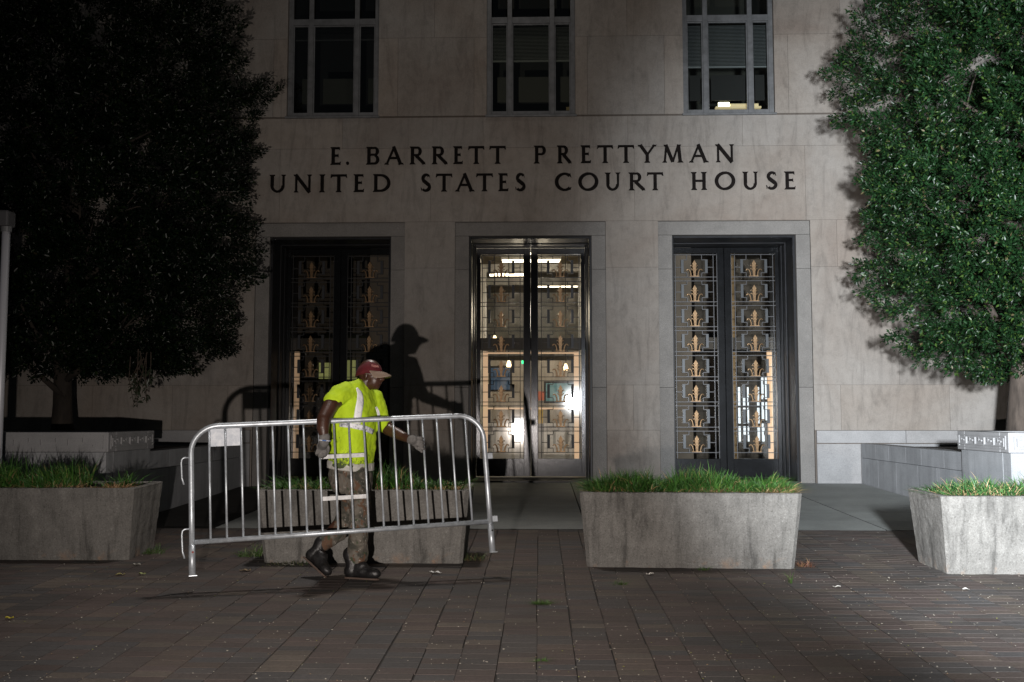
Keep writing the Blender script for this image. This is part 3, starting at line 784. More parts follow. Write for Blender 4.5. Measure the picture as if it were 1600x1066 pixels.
mb = MB(); mb.box(p.x-0.10, p.x+0.08, 19.9, 19.92, p.z-0.1, p.z+0.08); tag(mb.build('notice', mat('notice_red', (0.75, 0.22, 0.14), 0.6), origin=tuple(p)), 'small orange red notice beside the teal screen in the lobby', 'notice')
p = on_y(843, 653, 19.5)
mb = MB(); mb.box(p.x-0.07, p.x+0.07, 19.5, 19.56, 1.301, 1.62); tag(mb.build('floor_sign', mat('sign_yellow', (0.8, 0.55, 0.08), 0.6), origin=(p.x, 19.5, 1.301)), 'small yellow sign standing on the lobby desk', 'sign')
# right-hand vestibule: column and tall lit slits; left-hand vestibule: lit transom panes
t = thing('lobby_column', 'dull gold column behind the right leaf of the right doorway', 'column', (3.56, 18.6, 0.42))
mb = MB(); mb.tube([(3.56, 18.6, 0.42), (3.56, 18.6, 4.5)], 0.13, 16); mb.build('shaft', m_noise('gold_stone', (0.30, 0.22, 0.13), (0.42, 0.32, 0.2), 4, 0.4), t, smooth=True)
mb = MB(); mb.box(3.40, 3.72, 18.44, 18.76, 0.421, 0.6); mb.build('base', M['black'], t); clean(t)
slit = mat('lit_slit', (0.6, 0.7, 0.8), 0.5, 0, (0.72, 0.86, 1.0), 1.3)
mb = MB()
for px in (1148, 1156, 1164, 1170, 1186, 1193, 1199):
    p = on_y(px, 690, 19.9); q = on_y(px, 590 if px % 2 else 605, 19.9)
    wd = 0.014 if px in (1148, 1170) else 0.022
    for k0, k1 in ((0.0, 0.28), (0.33, 0.62), (0.66, 1.0)):
        if px in (1148, 1199) and k0 == 0: continue
        mb = MB(); mb.box(p.x-wd, p.x+wd, 19.9, 19.92, p.z+(q.z-p.z)*k0, p.z+(q.z-p.z)*k1); mb.build('lit_window', slit, court)
trans = mat('lit_transom', (0.4, 0.45, 0.2), 0.5, 0, (0.62, 0.68, 0.26), 0.20)
pl = (0, 0)
for (a, b_, c_, d_) in ((498, 505, 567, 592), (507, 516, 567, 592), (540, 548, 563, 593), (550, 558, 563, 593), (596, 603, 575, 590), (505, 519, 530, 535), (541, 556, 530, 535), (560, 594, 529, 535), (545, 556, 538, 541)):
    p = on_y(a, d_, 19.9); q = on_y(b_, c_, 19.9); mb = MB(); mb.box(p.x, q.x, 19.9, 19.92, p.z, q.z); mb.build('lit_window', trans, court)
# added unseen lights that brighten the lobby; the inner frames glow by emission
point('vestibule_fill', (OPEN['mid'], DY-0.35, 2.95), 0.0, (1, 0.8, 0.6), 0.08)  # added light for the inner frames, switched off
point('lobby_fill', (-0.14, 18.5, 3.3), 75, (1.0, 0.90, 0.72), 0.3)
spot('lobby_fill_down', (-0.14, 21.0, 4.9), (-0.14, 22.4, 0.4), 220, 120, 1.0, (1.0, 0.92, 0.78), 0.15)

# ================================================================== RAISED TREE PLANTERS AND LOW WALLS
def key_relief(mb, P0, ux, L, z0, hgt, nrm, th=0.018, prd=0.19):
    """raised meander on a vertical face: P0 start, ux unit along, nrm outward"""
    ux = Vector(ux); nrm = Vector(nrm); P0 = Vector(P0)
    bw = 0.018
    def bar(u0, u1, w0, w1, d=0.0):
        a = P0+ux*u0; b_ = P0+ux*u1
        q = [a, b_, b_+nrm*(th+d), a+nrm*(th+d)]
        n = len(mb.v)
        mb.v += [(p.x, p.y, z0+w0) for p in q]+[(p.x, p.y, z0+w1) for p in q]
        for f in ((0,3,2,1),(4,5,6,7),(0,1,5,4),(1,2,6,5),(2,3,7,6),(3,0,4,7)): mb.face([n+i for i in f])
    m_ = 0.035
    bar(m_, L-m_, m_, m_+0.012, -0.006); bar(m_, L-m_, hgt-m_-0.012, hgt-m_, -0.006)
    bar(m_, m_+0.012, m_+0.0125, hgt-m_-0.0125, -0.006); bar(L-m_-0.012, L-m_, m_+0.0125, hgt-m_-0.0125, -0.006)
    u = m_+0.03; lo = m_+0.028; hi = hgt-m_-0.028
    while u+prd*0.9 < L-m_:
        bar(u, u+bw, lo, hi); bar(u+bw+0.001, u+prd*0.55, hi-bw, hi, -0.001); bar(u+prd*0.55, u+prd*0.55+bw, lo+0.045, hi, 0.001)
        bar(u+prd*0.30, u+prd*0.55-0.001, lo+0.045, lo+0.045+bw, -0.002); bar(u+bw+0.001, u+prd-0.001, lo, lo+bw*0.8, -0.001)
        u += prd
def tree_box(side):
    x0, x1 = (5.00, 6.75) if side > 0 else (-6.45, -4.70)
    y0, y1 = 10.80, 12.10
    cz0, cz1 = 1.055, 1.272
    t = thing('raised_planter', ('pale granite tree planter with carved key pattern, in front of the right tree' if side > 0 else 'dark granite tree planter with carved key pattern, in front of the left tree'), 'planter', ((x0+x1)/2, (y0+y1)/2, gz(y0)), group='granite tree planters')
    mb = MB(); e = 0.03
    # body courses
    zb = gz(y0)-0.04
    for (xa, xb, ya, yb) in ((x0+e, x1-e, y0+e, y0+e+0.18), (x0+e, x0+e+0.18, y0+e+0.181, y1-e-0.181), (x1-e-0.18, x1-e, y0+e+0.181, y1-e-0.181), (x0+e, x1-e, y1-e-0.18, y1-e)):
        L = xb-xa if xb-xa > yb-ya else yb-ya
        n = max(1, int(L/0.6))
        for zz0, zz1 in ((zb, 0.62), (0.628, cz0-0.004)):
            for i in range(n):
                k = rnd.uniform(0.9, 1.08)
                if xb-xa > yb-ya: mb.box(xa+L*i/n+0.003, xa+L*(i+1)/n-0.003, ya, yb, zz0, zz1, (k, k, k))
                else: mb.box(xa, xb, ya+L*i/n+0.003, ya+L*(i+1)/n-0.003, zz0, zz1, (k, k, k))
    mb.build('body', M['wallgranite'], t)
    mb = MB(); wd = 0.20
    mb.box(x0, x1, y0, y0+wd, cz0, cz1); mb.box(x0, x0+wd, y0+wd+0.003, y1-wd-0.003, cz0, cz1)
    mb.box(x1-wd, x1, y0+wd+0.003, y1-wd-0.003, cz0, cz1); mb.box(x0, x1, y1-wd, y1, cz0, cz1)
    mb.build('coping', M['palegranite'], t, bevel=0.008)
    mb = MB()
    key_relief(mb, (x0+0.02, y0, 0), (1, 0, 0), x1-x0-0.04, cz0, cz1-cz0, (0, -1, 0), prd=0.30)
    xs = x0 if side > 0 else x1
    key_relief(mb, (xs, y0+0.02, 0), (0, 1, 0), y1-y0-0.04, cz0, cz1-cz0, (-side, 0, 0), prd=0.235)
    mb.build('key_relief', M['palegranite'], t)
    mb = MB(); mb.box(x0+0.2, x1-0.2, y0+0.2, y1-0.2, 0.9, 1.20); mb.build('soil', M['soil'], t)
    clean(t)
    # low retaining wall running back to the facade
    xa, xb = (5.06, 5.30) if side > 0 else (-5.0, -4.76)
    lw = thing('low_wall', ('grey granite retaining wall running from right tree planter to the facade' if side > 0 else 'dark granite retaining wall running from left tree planter to the facade'), 'wall', ((xa+xb)/2, 14, gz(14)), group='low granite retaining walls')
    mb = MB()
    ya, yb = y1+0.004, F-0.04
    for zi, (zz0, zz1) in enumerate(((0.25, 0.79), (0.796, 1.018))):
        y = ya
        while y < yb-0.01:
            L = [0.75, 0.62][zi]*rnd.uniform(0.8, 1.25); ye = min(y+L, yb)
            if yb-ye < 0.2: ye = yb
            k = rnd.uniform(0.88, 1.10)
            mb.box(xa, xb, y+0.003, ye-0.003, zz0, zz1, (k, k, k*1.01)); y = ye
    mb.build('block', M['wallgranite'], lw)
    # planted bed behind it
    mb = MB()
    xo0, xo1 = (xb, 13.9) if side > 0 else (-13.9, xa)
    mb.poly([(xo0, y1, 0.95), (xo1, y1, 0.95), (xo1, F, 0.97), (xo0, F, 0.97)])
    mb.build('soil', M['soil'], lw); clean(lw)
tree_box(1); tree_box(-1)
# retaining wall that closes the beds towards the plaza
for s in (1, -1):
    mb = MB()
    a, b_ = (6.8, 14) if s > 0 else (-14, -6.5)
    mb.box(a, b_, 11.9, 12.1, 0.2, 1.0); 
    o = mb.build('bed_wall', M['wallgranite'], origin=((a+b_)/2, 12, 0.2)); tag(o, 'granite front wall of the planted bed beyond the %s tree planter' % ('right' if s > 0 else 'left'), 'wall')

# ================================================================== TREES
def leaves_mesh(C, D, n_per, spread, L0, col_fn, rng, size_j=0.35, droop=0.25):
    """C cluster centres, D outward directions; returns verts, faces, colours of folded leaves"""
    k = len(C)*n_per
    c = np.repeat(C, n_per, 0); d = np.repeat(D, n_per, 0)
    tpos = rng.random((k, 1))
    off = rng.normal(size=(k, 3)); off /= np.linalg.norm(off, axis=1, keepdims=True)+1e-9
    p = c + d*(tpos-0.5)*spread*1.5 + off*(rng.random((k, 1))**0.6)*spread*(0.62-0.35*tpos)
    a = d*0.8 + off*0.9 + rng.normal(size=(k, 3))*0.35; a[:, 2] += 0.15-droop*rng.random(k)
    a /= np.linalg.norm(a, axis=1, keepdims=True)
    r = rng.normal(size=(k, 3)); r[:, 2] = np.abs(r[:, 2])+0.3
    nrm = r-(r*a).sum(1, keepdims=True)*a; nrm /= np.linalg.norm(nrm, axis=1, keepdims=True)+1e-9
    s = np.cross(a, nrm)
    L = L0*(1-size_j+2*size_j*rng.random((k, 1))); W = L*0.235
    fold = W*0.35
    v0 = p; v1 = p+a*L*0.42+s*W-nrm*0+nrm*fold; v2 = p+a*L-nrm*L*0.06; v3 = p+a*L*0.42-s*W+nrm*fold; vm = p+a*L*0.45
    V = np.stack([v0, v1, v2, v3], 1).reshape(-1, 3)
    i = np.arange(k)*4
    Fc = np.concatenate([np.stack([i, i+1, i+2], 1), np.stack([i, i+2, i+3], 1)], 0)
    col = col_fn(p, k, tpos[:, 0]); colf = np.concatenate([col, col*0.96], 0)
    return V, Fc, colf
def np_mesh(name, V, Fc, colf, m, parent, origin, smooth=False):
    me = bpy.data.meshes.new(name); V = V-np.array(origin)
    nv, nf, kk = len(V), len(Fc), Fc.shape[1]
    me.vertices.add(nv); me.vertices.foreach_set('co', V.astype(np.float32).ravel())
    me.loops.add(nf*kk); me.loops.foreach_set('vertex_index', Fc.astype(np.int32).ravel())
    me.polygons.add(nf); me.polygons.foreach_set('loop_start', (np.arange(nf)*kk).astype(np.int32)); me.polygons.foreach_set('loop_total', np.full(nf, kk, np.int32))
    me.update(calc_edges=True)
    ca = me.color_attributes.new('Col', 'FLOAT_COLOR', 'CORNER')
    C = np.ones((nf*kk, 4), np.float32); C[:, :3] = np.repeat(colf, kk, 0); ca.data.foreach_set('color', C.ravel())
    me.materials.append(m)
    o = bpy.data.objects.new(name, me); sc.collection.objects.link(o)
    if parent is not None: o.parent = parent
    else: o.location = origin
    return o
def crown_profile(tab, z):
    zs = [q[0] for q in tab]; rs = [q[1] for q in tab]
    return np.interp(z, zs, rs)
def tree(label, base, cx, cy, prof, nclus, nper, rng, tr, seed, leafL=0.052, shade_tone=1.0, gaps=None):
    t = thing('evergreen_tree', label, 'tree', base, group='clipped evergreen trees beside the entrance')
    B = Vector(base)
    zs = np.array([q[0] for q in prof]); z0, z1 = zs.min(), zs.max()
    # crown clusters
    ph = [(rng.integers(2, 6), rng.uniform(0.5, 2.2), rng.uniform(0, 6.3), rng.uniform(0.03, 0.075)) for _ in range(10)]
    zc = []; n = 0
    while n < nclus:
        z = rng.uniform(z0, z1); r = crown_profile(prof, z)
        if rng.random() > (r/2.5)**1.2: continue
        th = rng.uniform(0, 2*PI)
        lump = sum(a*math.sin(k*th+q*z+f) for k, q, f, a in ph)
        fr = rng.random()**0.30 if rng.random() < 0.8 else rng.random()**0.6
        rr = r*(1+lump*0.6)*fr*0.93
        if rng.random() < 0.07 and fr > 0.8: rr += rng.uniform(0.08, 0.26)
        x, y = cx+rr*math.cos(th), cy+rr*math.sin(th)
        if gaps and any((x-gx)**2+(z-gz_)**2 < gr*gr for gx, gz_, gr in gaps) : continue
        dz = 0.35+(z-(z0+z1)/2)/(z1-z0)
        zc.append((x, y, z, math.cos(th), math.sin(th), dz)); n += 1
    A = np.array(zc); C = A[:, :3]; D = A[:, 3:]+rng.normal(size=(len(A), 3))*0.3; D /= np.linalg.norm(D, axis=1, keepdims=True)
    shade = rng.random(len(A))
    def colf(p, k, tp):
        u = rng.random(k); b = np.array([0.0095, 0.031, 0.0095])[None]*(0.45+1.1*rng.random((k, 1)))*shade_tone
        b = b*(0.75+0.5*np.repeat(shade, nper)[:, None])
        y = u < 0.10; b[y] = np.array([0.045, 0.085, 0.018])*shade_tone*(0.7+0.6*rng.random((y.sum(), 1)))
        y = u > 0.992; b[y] = np.array([0.12, 0.10, 0.05])*shade_tone
        return b
    V, Fc, cf = leaves_mesh(C, D, nper, 0.205, leafL, colf, rng)
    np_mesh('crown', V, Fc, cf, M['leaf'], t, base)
    # trunk with limbs
    mb = MB(); rr = random.Random(seed)
    top = Vector((cx, cy, z0+(z1-z0)*0.62))
    pts = []; rad = []
    for i in range(9):
        f = i/8; p = B.lerp(Vector((B.x+(cx-B.x)*f, B.y+(cy-B.y)*f, top.z)), f)
        p += Vector((rr.uniform(-0.04, 0.04), rr.uniform(-0.04, 0.04), 0))*min(1, i); pts.append(p); rad.append(tr*(1.25 if i == 0 else (1-0.8*f)))
    mb.tube(pts, rad, 14)
    for i in range(16):
        f = 0.14+0.8*rr.random(); a = rr.uniform(0, 2*PI); s0 = pts[0].lerp(pts[-1], f)
        Lr = crown_profile(prof, min(z1-0.3, s0.z+0.7))*0.58
        e = s0+Vector((math.cos(a)*Lr, math.sin(a)*Lr, 0.7+0.5*rr.random()))
        mid = s0.lerp(e, 0.5)+Vector((rr.uniform(-.12, .12), rr.uniform(-.12, .12), -0.12))
        mb.tube([s0, s0.lerp(mid, 0.5), mid, mid.lerp(e, 0.55), e], [tr*0.30*(1-0.5*f)+0.012, tr*0.22*(1-0.5*f)+0.01, tr*0.13*(1-.5*f)+0.008, 0.012, 0.006], 7)
        for q in range(3):
            s1 = mid.lerp(e, rr.random()); e1 = s1+Vector((rr.uniform(-.5, .5), rr.uniform(-.5, .5), rr.uniform(0, .5)))
            mb.tube([s1, s1.lerp(e1, .5)+Vector((0, 0, .04)), e1], [0.013, 0.009, 0.004], 5)
    # low visible forks
    for a, l in () if shade_tone < 0.9 else ((2.6, 0.7), (0.3, 0.7), (4.2, 0.5), (3.6, 0.75)):
        s0 = B.lerp(pts[2], 0.85); e = s0+Vector((math.cos(a)*l, math.sin(a)*l, 1.0))
        mb.tube([s0, s0.lerp(e, .45)+Vector((0, 0, -.06)), e], [tr*0.42, tr*0.3, tr*0.16], 9)
    mb.build('trunk', M['bark'] if shade_tone > 0.9 else m_noise('shaded_bark', (0.015, 0.012, 0.009), (0.045, 0.035, 0.027), 7, 0.9, 0, (1, 1, 0.25), 0.9, 9), t, smooth=True)  # darkened copy of the bark for the unlit tree
    return t
YC = 12.9
def zpx(y): return on_y(842, y, YC).z
YT = 11.5
cR = 6.58
profR = [(zpx(590), 0.9), (zpx(575), 1.25), (zpx(545), 1.60), (zpx(500), 1.72), (zpx(450), 1.80), (zpx(415), 2.12), (zpx(380), 2.02), (zpx(345), 2.12), (zpx(290), 2.30), (zpx(240), 2.02), (zpx(185), 2.20), (zpx(100), 2.08), (zpx(20), 2.02), (7.2, 1.9), (8.0, 1.4), (8.6, 0.5)]
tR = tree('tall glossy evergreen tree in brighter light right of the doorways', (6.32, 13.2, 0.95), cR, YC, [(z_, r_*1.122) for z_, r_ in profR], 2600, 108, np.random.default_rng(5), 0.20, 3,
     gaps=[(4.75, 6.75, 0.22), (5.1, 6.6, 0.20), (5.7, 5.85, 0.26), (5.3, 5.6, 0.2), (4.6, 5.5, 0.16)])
cL = -6.08
profL = [(zpx(588), 0.8), (zpx(578), 1.45), (zpx(560), 1.75), (zpx(525), 1.98), (zpx(480), 1.92), (zpx(430), 2.0), (zpx(400), 2.05), (zpx(345), 2.2), (zpx(325), 2.32), (zpx(290), 2.12), (zpx(240), 2.2), (zpx(170), 2.05), (zpx(100), 2.22), (zpx(50), 1.85), (zpx(0), 1.72), (7.2, 1.6), (8.0, 1.2), (8.6, 0.4)]
tL = tree('tall dark evergreen tree in shadow left of the doorways', (-6.36, 13.2, 0.95), cL, YC, [(z_, r_*1.122) for z_, r_ in profL], 2400, 100, np.random.default_rng(9), 0.135, 8, shade_tone=0.24)  # leaf and bark colours darkened to stand for lack of light
# thin shoots hanging under the left crown
rg = np.random.default_rng(4)
for i in range(9):
    mb = MB(); CC = []; DD = []
    p = on_y(200+rg.uniform(0, 38), 550+rg.uniform(-10, 10), 10.9); q = on_y(200+rg.uniform(-2, 34), 590+rg.uniform(0, 46), 10.9)
    m1 = p.lerp(q, 0.5)+Vector((rg.uniform(-.06, .06), rg.uniform(-.05, .05), 0))
    mb.tube([p, m1, q], [0.006, 0.005, 0.003], 5)
    for k in range(3): CC.append(tuple(p.lerp(q, rg.uniform(0.55, 1.0)))); DD.append((0, 0, -1.0))
    s_ = mb.build('hanging_shoot', M['soil'], tL); s_['org'] = list(tL['org'])
    V, Fc, cf = leaves_mesh(np.array(CC), np.array(DD), 5, 0.05, 0.055, lambda p, k, tp: np.tile(np.array([0.02, 0.026, 0.014]), (k, 1)), rg)
    lo = np_mesh('shoot_leaves', V, Fc, cf, M['leaf'], s_, tL['org']); lo['kind'] = 'stuff'; clean(s_)
for t in (tR, tL): clean(t)

# ================================================================== CONCRETE PLANTERS WITH GRASS
def grass_mesh(n, x0, x1, y0, y1, z, hgt, lean, rng, cols, wid=0.0042, patch=None, hfun=None):
    x = rng.uniform(x0, x1, n); y = rng.uniform(y0, y1, n)
    if patch is not None:
        keep = patch(x, y, rng.random(n)); x = x[keep]; y = y[keep]; n = len(x)
    h = hgt*(0.45+0.7*rng.random(n)**0.8)*(0.80+0.28*np.sin(x*9.1+1.3*np.sin(y*14))+0.14*np.sin(x*23+y*31))
    if hfun is not None: h = h*hfun(x, y)
    az = rng.uniform(0, 2*PI, n); ln = lean*(0.3+1.1*rng.random(n))
    # lean outwards near the rim
    ox = (x-(x0+x1)/2)/((x1-x0)/2); oy = (y-(y0+y1)/2)/((y1-y0)/2)
    dx = np.cos(az)*ln+0.10*np.sign(ox)*np.abs(ox)**6; dy = np.sin(az)*ln+0.05*oy
    segs = 4; V = []; wv = rng.uniform(0.7, 1.3, n)*wid
    px, py = -np.sin(az), np.cos(az)
    fa = rng.uniform(0, PI, n); px, py = np.cos(fa), np.sin(fa)
    for i in range(segs+1):
        f = i/segs; cx = x+dx*f**1.7; cy = y+dy*f**1.7; cz = z+h*(f-0.33*(ln/lean)*f**2.4)
        w_ = wv*(1-f**2.2*0.92)
        V.append(np.stack([cx-px*w_, cy-py*w_, cz], 1)); V.append(np.stack([cx+px*w_, cy+py*w_, cz], 1))
    V = np.stack(V, 1).reshape(-1, 3); m_ = 2*(segs+1); b = np.arange(n)*m_
    Fc = np.concatenate([np.stack([b+2*i, b+2*i+1, b+2*i+3, b+2*i+2], 1) for i in range(segs)], 0)
    ci = rng.choice(len(cols), n, p=[c[1] for c in cols]); c = np.array([q[0] for q in cols])[ci]*(0.65+0.7*rng.random((n, 1)))
    cf = np.concatenate([c*(0.8+0.12*i) for i in range(segs)], 0)
    return V, Fc, cf
GC = [((0.034, 0.100, 0.018), 0.60), ((0.056, 0.145, 0.022), 0.30), ((0.12, 0.17, 0.04), 0.05), ((0.30, 0.20, 0.10), 0.05)]
GR = [((0.028, 0.085, 0.024), 0.50), ((0.045, 0.13, 0.032), 0.32), ((0.12, 0.17, 0.05), 0.06), ((0.34, 0.24, 0.13), 0.12)]
def planter(label, glabel, cx, yf, rot, cols, dens, hgt, patch=None, seed=1, hfun=None, W=1.69, OV=0.06, Dp=0.60, hh=0.62, cham=0.0):
    """cx centre, yf front foot line"""
    cy = yf+Dp/2; z = gz(cy)
    t = thing('concrete_planter', label, 'planter', (cx, cy, z), rot=(math.atan(K), 0, rot), group='tapered concrete planters on the brick paving', org=None)
    t['org'] = [0.0, 0.0, 0.0]
    rr = random.Random(seed)
    def ringp(hw, hd, zz, c=0.05):
        return [(-hw+c, -hd, zz), (hw-c, -hd, zz), (hw, -hd+c, zz), (hw, hd-c, zz), (hw-c, hd, zz), (-hw+c, hd, zz), (-hw, hd-c, zz), (-hw, -hd+c, zz)]
    hw, hd = W/2, Dp/2
    R = [ringp(hw, hd, 0.0, 0.03), ringp(hw+OV*0.5, hd+OV*0.5, hh*0.5, 0.03), ringp(hw+OV*0.96, hd+OV*0.96, hh-0.02, 0.035), ringp(hw+OV, hd+OV, hh-0.006, 0.035), ringp(hw+OV-0.008, hd+OV-0.008, hh, 0.035),
         ringp(hw+OV-0.062, hd+OV-0.062, hh, 0.02), ringp(hw+OV-0.07, hd+OV-0.07, hh-0.012, 0.02), ringp(hw+OV-0.085, hd+OV-0.085, hh-0.2, 0.02)]
    mb = MB(); mb.loft(R); sh = mb.build('shell', M['concrete'], t)
    sd = sh.modifiers.new('dice', 'SUBSURF'); sd.subdivision_type = 'SIMPLE'; sd.levels = sd.render_levels = 5
    tx = bpy.data.textures.new('cast_face', 'CLOUDS'); tx.noise_scale = 0.09; tx.noise_depth = 4
    dm = sh.modifiers.new('wear', 'DISPLACE'); dm.texture = tx; dm.strength = 0.011; dm.mid_level = 0.5; dm.texture_coords = 'GLOBAL'
    mb = MB(); mb.box(-hw-OV+0.082, hw+OV-0.082, -hd-OV+0.082, hd+OV-0.082, hh-0.18, hh-0.035); mb.build('soil', M['soil'], t)
    clean(t)
    rng = np.random.default_rng(seed)
    e = 0.075
    V, Fc, cf = grass_mesh(dens, -hw-OV+e, hw+OV-e, -hd-OV+e, hd+OV-e, hh-0.04, hgt, 0.13, rng, cols, patch=patch, hfun=hfun)
    V2, F2, c2_ = grass_mesh(int(dens*0.2), -hw-OV+e, hw+OV-e, -hd-OV+e, -hd+0.1, hh-0.03, 0.09, 0.12, rng, [((0.30, 0.18, 0.09), 0.7), ((0.38, 0.28, 0.15), 0.3)], patch=(lambda x, y, u: (x > hw*0.1*(1)) | (u < 0.25)))
    V = np.concatenate([V, V2]); Fc = np.concatenate([Fc, F2+len(V)-len(V2)]); cf = np.concatenate([cf, c2_])
    gro = np_mesh('grass', V, Fc, cf, M['blade'], None, (0, 0, 0))
    gro.location = (cx, cy, z); gro.rotation_euler = (math.atan(K), 0, rot)
    tag(gro, glabel, 'grass', kind='stuff')
def gx(px, yf): return (px-842.3)/(FPX/yf)
planter('stained concrete planter full of green grass in front of the right doorway', 'dense green grass filling the planter in front of the right doorway', gx(1076, 8.34), 8.33, -0.045, GC, 8500, 0.225, seed=3,
        hfun=lambda x, y: 0.55+0.48*np.cos(x*1.25+0.05)**2)
planter('shaded concrete planter directly behind the carried steel barrier', 'sparse dark grass in the planter behind the steel barrier', gx(569, 8.5), 8.50, 0.0, GC, 2600, 0.24, seed=4, hfun=lambda x, y: 0.8+0.35*np.sin(x*5+1))
planter('dim concrete planter cut off by the left edge, bare at its right end', 'tall loose grass in the planter at the left edge', -3.55-0.84, 8.60, 0.0, GC, 3800, 0.29, seed=5,
        patch=lambda x, y, u: (x < 0.30) | (u < 0.03) | ((x > 0.60) & (x < 0.66) & (u < 0.7)), hfun=lambda x, y: np.clip(1.0-0.25*(x+0.2), 0.5, 1.2))
planter('brightly lit pale concrete planter at the right edge of the paving', 'bright green grass with straw in the planter at the right edge', 3.20+0.92, 8.12, 0.03, GR, 5200, 0.20, seed=6, W=1.78, hfun=lambda x, y: np.clip(0.6+0.5*(x+0.9), 0.55, 1.25))

# ================================================================== LIGHT POLE AT THE LEFT EDGE
p = on_y(-2, 668, 9.75); q = on_y(-2, 358, 9.75); YP = 9.75
t = thing('lamp_pole', 'slim silver pole with a small grey box on top at the left edge', 'pole', (p.x, YP, gz(YP)))
mb = MB(); mb.tube([(p.x, YP, gz(YP)), (p.x, YP, q.z)], 0.04, 16); mb.build('pole', mat('silver_paint', (0.62, 0.63, 0.68), 0.45, 0.2), t, smooth=True)
mb = MB(); mb.box(p.x-0.12, p.x+0.055, YP-0.08, YP+0.08, q.z+0.02, q.z+0.18); mb.build('box', M['wallgranite'] if 0 else mat('dull_grey_box', (0.08, 0.08, 0.085), 0.6), t, bevel=0.02)
mb = MB(); mb.tube([(p.x, YP, q.z-0.03), (p.x, YP, q.z+0.03)], 0.052, 16); mb.build('collar', M['alu'], t)
mb = MB(); mb.tube([(p.x, YP, gz(YP)), (p.x, YP, gz(YP)+0.02)], 0.10, 16); mb.build('base_plate', M['alu'], t); clean(t)

# ================================================================== CROWD BARRIER (carried, clear of the ground)
BW, BT, BB, BO, BP_ = 2.2498, 1.09, 0.2365, 0.1313, 0.1161
BLOC = Vector((-2.519, 7.2733, 0.2939)); BROT = Euler((-0.167, -0.0402, 0.2935), 'XYZ')
BM = Matrix.Translation(BLOC) @ BROT.to_matrix().to_4x4()
def Bp(u, v, d=0.0): return BM @ Vector((u, d, v))
t = thing('crowd_barrier', 'galvanised steel crowd barrier being carried in front of the worker', 'barrier', tuple(BLOC), rot=tuple(BROT))
t['org'] = [0.0, 0.0, 0.0]
r = 0.0205
R_ = 0.20
path = [(0, 0, 0.16), (0, 0, 0.5), (0, 0, BT-R_)]
path += [(R_-R_*math.cos(a), 0, BT-R_+R_*math.sin(a)) for a in [PI/2*i/10 for i in range(1, 11)]]
path += [(BW/2, 0, BT)]
path += [(BW-R_+R_*math.sin(a), 0, BT-R_+R_*math.cos(a)) for a in [PI/2*i/10 for i in range(0, 11)]]
path += [(BW, 0, 0.5), (BW, 0, 0.16)]
mb = MB(); mb.tube(path, r, 14); mb.build('frame', M['galv'], t, smooth=True)
mb = MB(); mb.tube([(r, 0, BB), (BW-r, 0, BB)], 0.0185, 12); mb.build('bottom_rail', M['galv'], t, smooth=True)
for i in range(18):
    u = BO+i*BP_; mb = MB(); mb.tube([(u, 0, BB+0.012), (u, 0, BT-0.012)], 0.0085, 10); mb.build('bar', M['galv'], t, smooth=True)
for u in (0, BW):
    mb = MB(); mb.tube([(u, 0, 0.0), (u, 0, 0.215)], 0.0245, 14)
    lg = mb.build('leg', M['galv'], t, smooth=True); lg['org'] = [0.0, 0.0, 0.0]
    mb = MB(); mb.tube([(u+0.006, -0.0255, 0.165), (u+0.006, -0.0285, 0.165)], 0.008, 10); mb.build('bolt', mat('rust_red', (0.25, 0.05, 0.04), 0.7) if u == 0 else M['black'], lg)
    mb = MB(); mb.box(u-0.022, u+0.035, -0.024, 0.024, -0.005, -0.0005); mb.build('foot_plate', M['galv'], lg); clean(lg)
for v0, v1 in ((0.86, 0.66), (0.335, 0.125)):
    mb = MB(); mb.tube([(-0.012, 0, v0), (-0.05, 0, v0), (-0.066, 0, v0-0.012), (-0.07, 0, v0-0.04), (-0.066, 0, v1+0.05), (-0.052, 0, v1)], 0.0068, 8); mb.build('hook', M['galv'], t, smooth=True)
for v in (0.755, 0.255):
    mb = MB(); mb.box(BW+0.012, BW+0.062, -0.008, 0.008, v-0.024, v+0.024); mb.build('eye_tab', M['galv'], t, bevel=0.004)
mb = MB(); mb.box(BO+0.004, BO+2*BP_-0.004, 0.009, 0.012, 0.935, 1.068); mb.build('plate', m_noise('scuffed_plate', (0.50, 0.54, 0.60), (0.72, 0.75, 0.79), 22, 0.5, 0.1), t)
for v in (0.815, 0.495):
    mb = MB(); mb.box(BO+7*BP_+0.004, BO+10*BP_-0.004, 0.009, 0.014, v-0.0155, v+0.0155); mb.build('white_slat', m_noise('chipped_white', (0.55, 0.55, 0.55), (0.78, 0.78, 0.78), 30, 0.5), t)
clean(t)

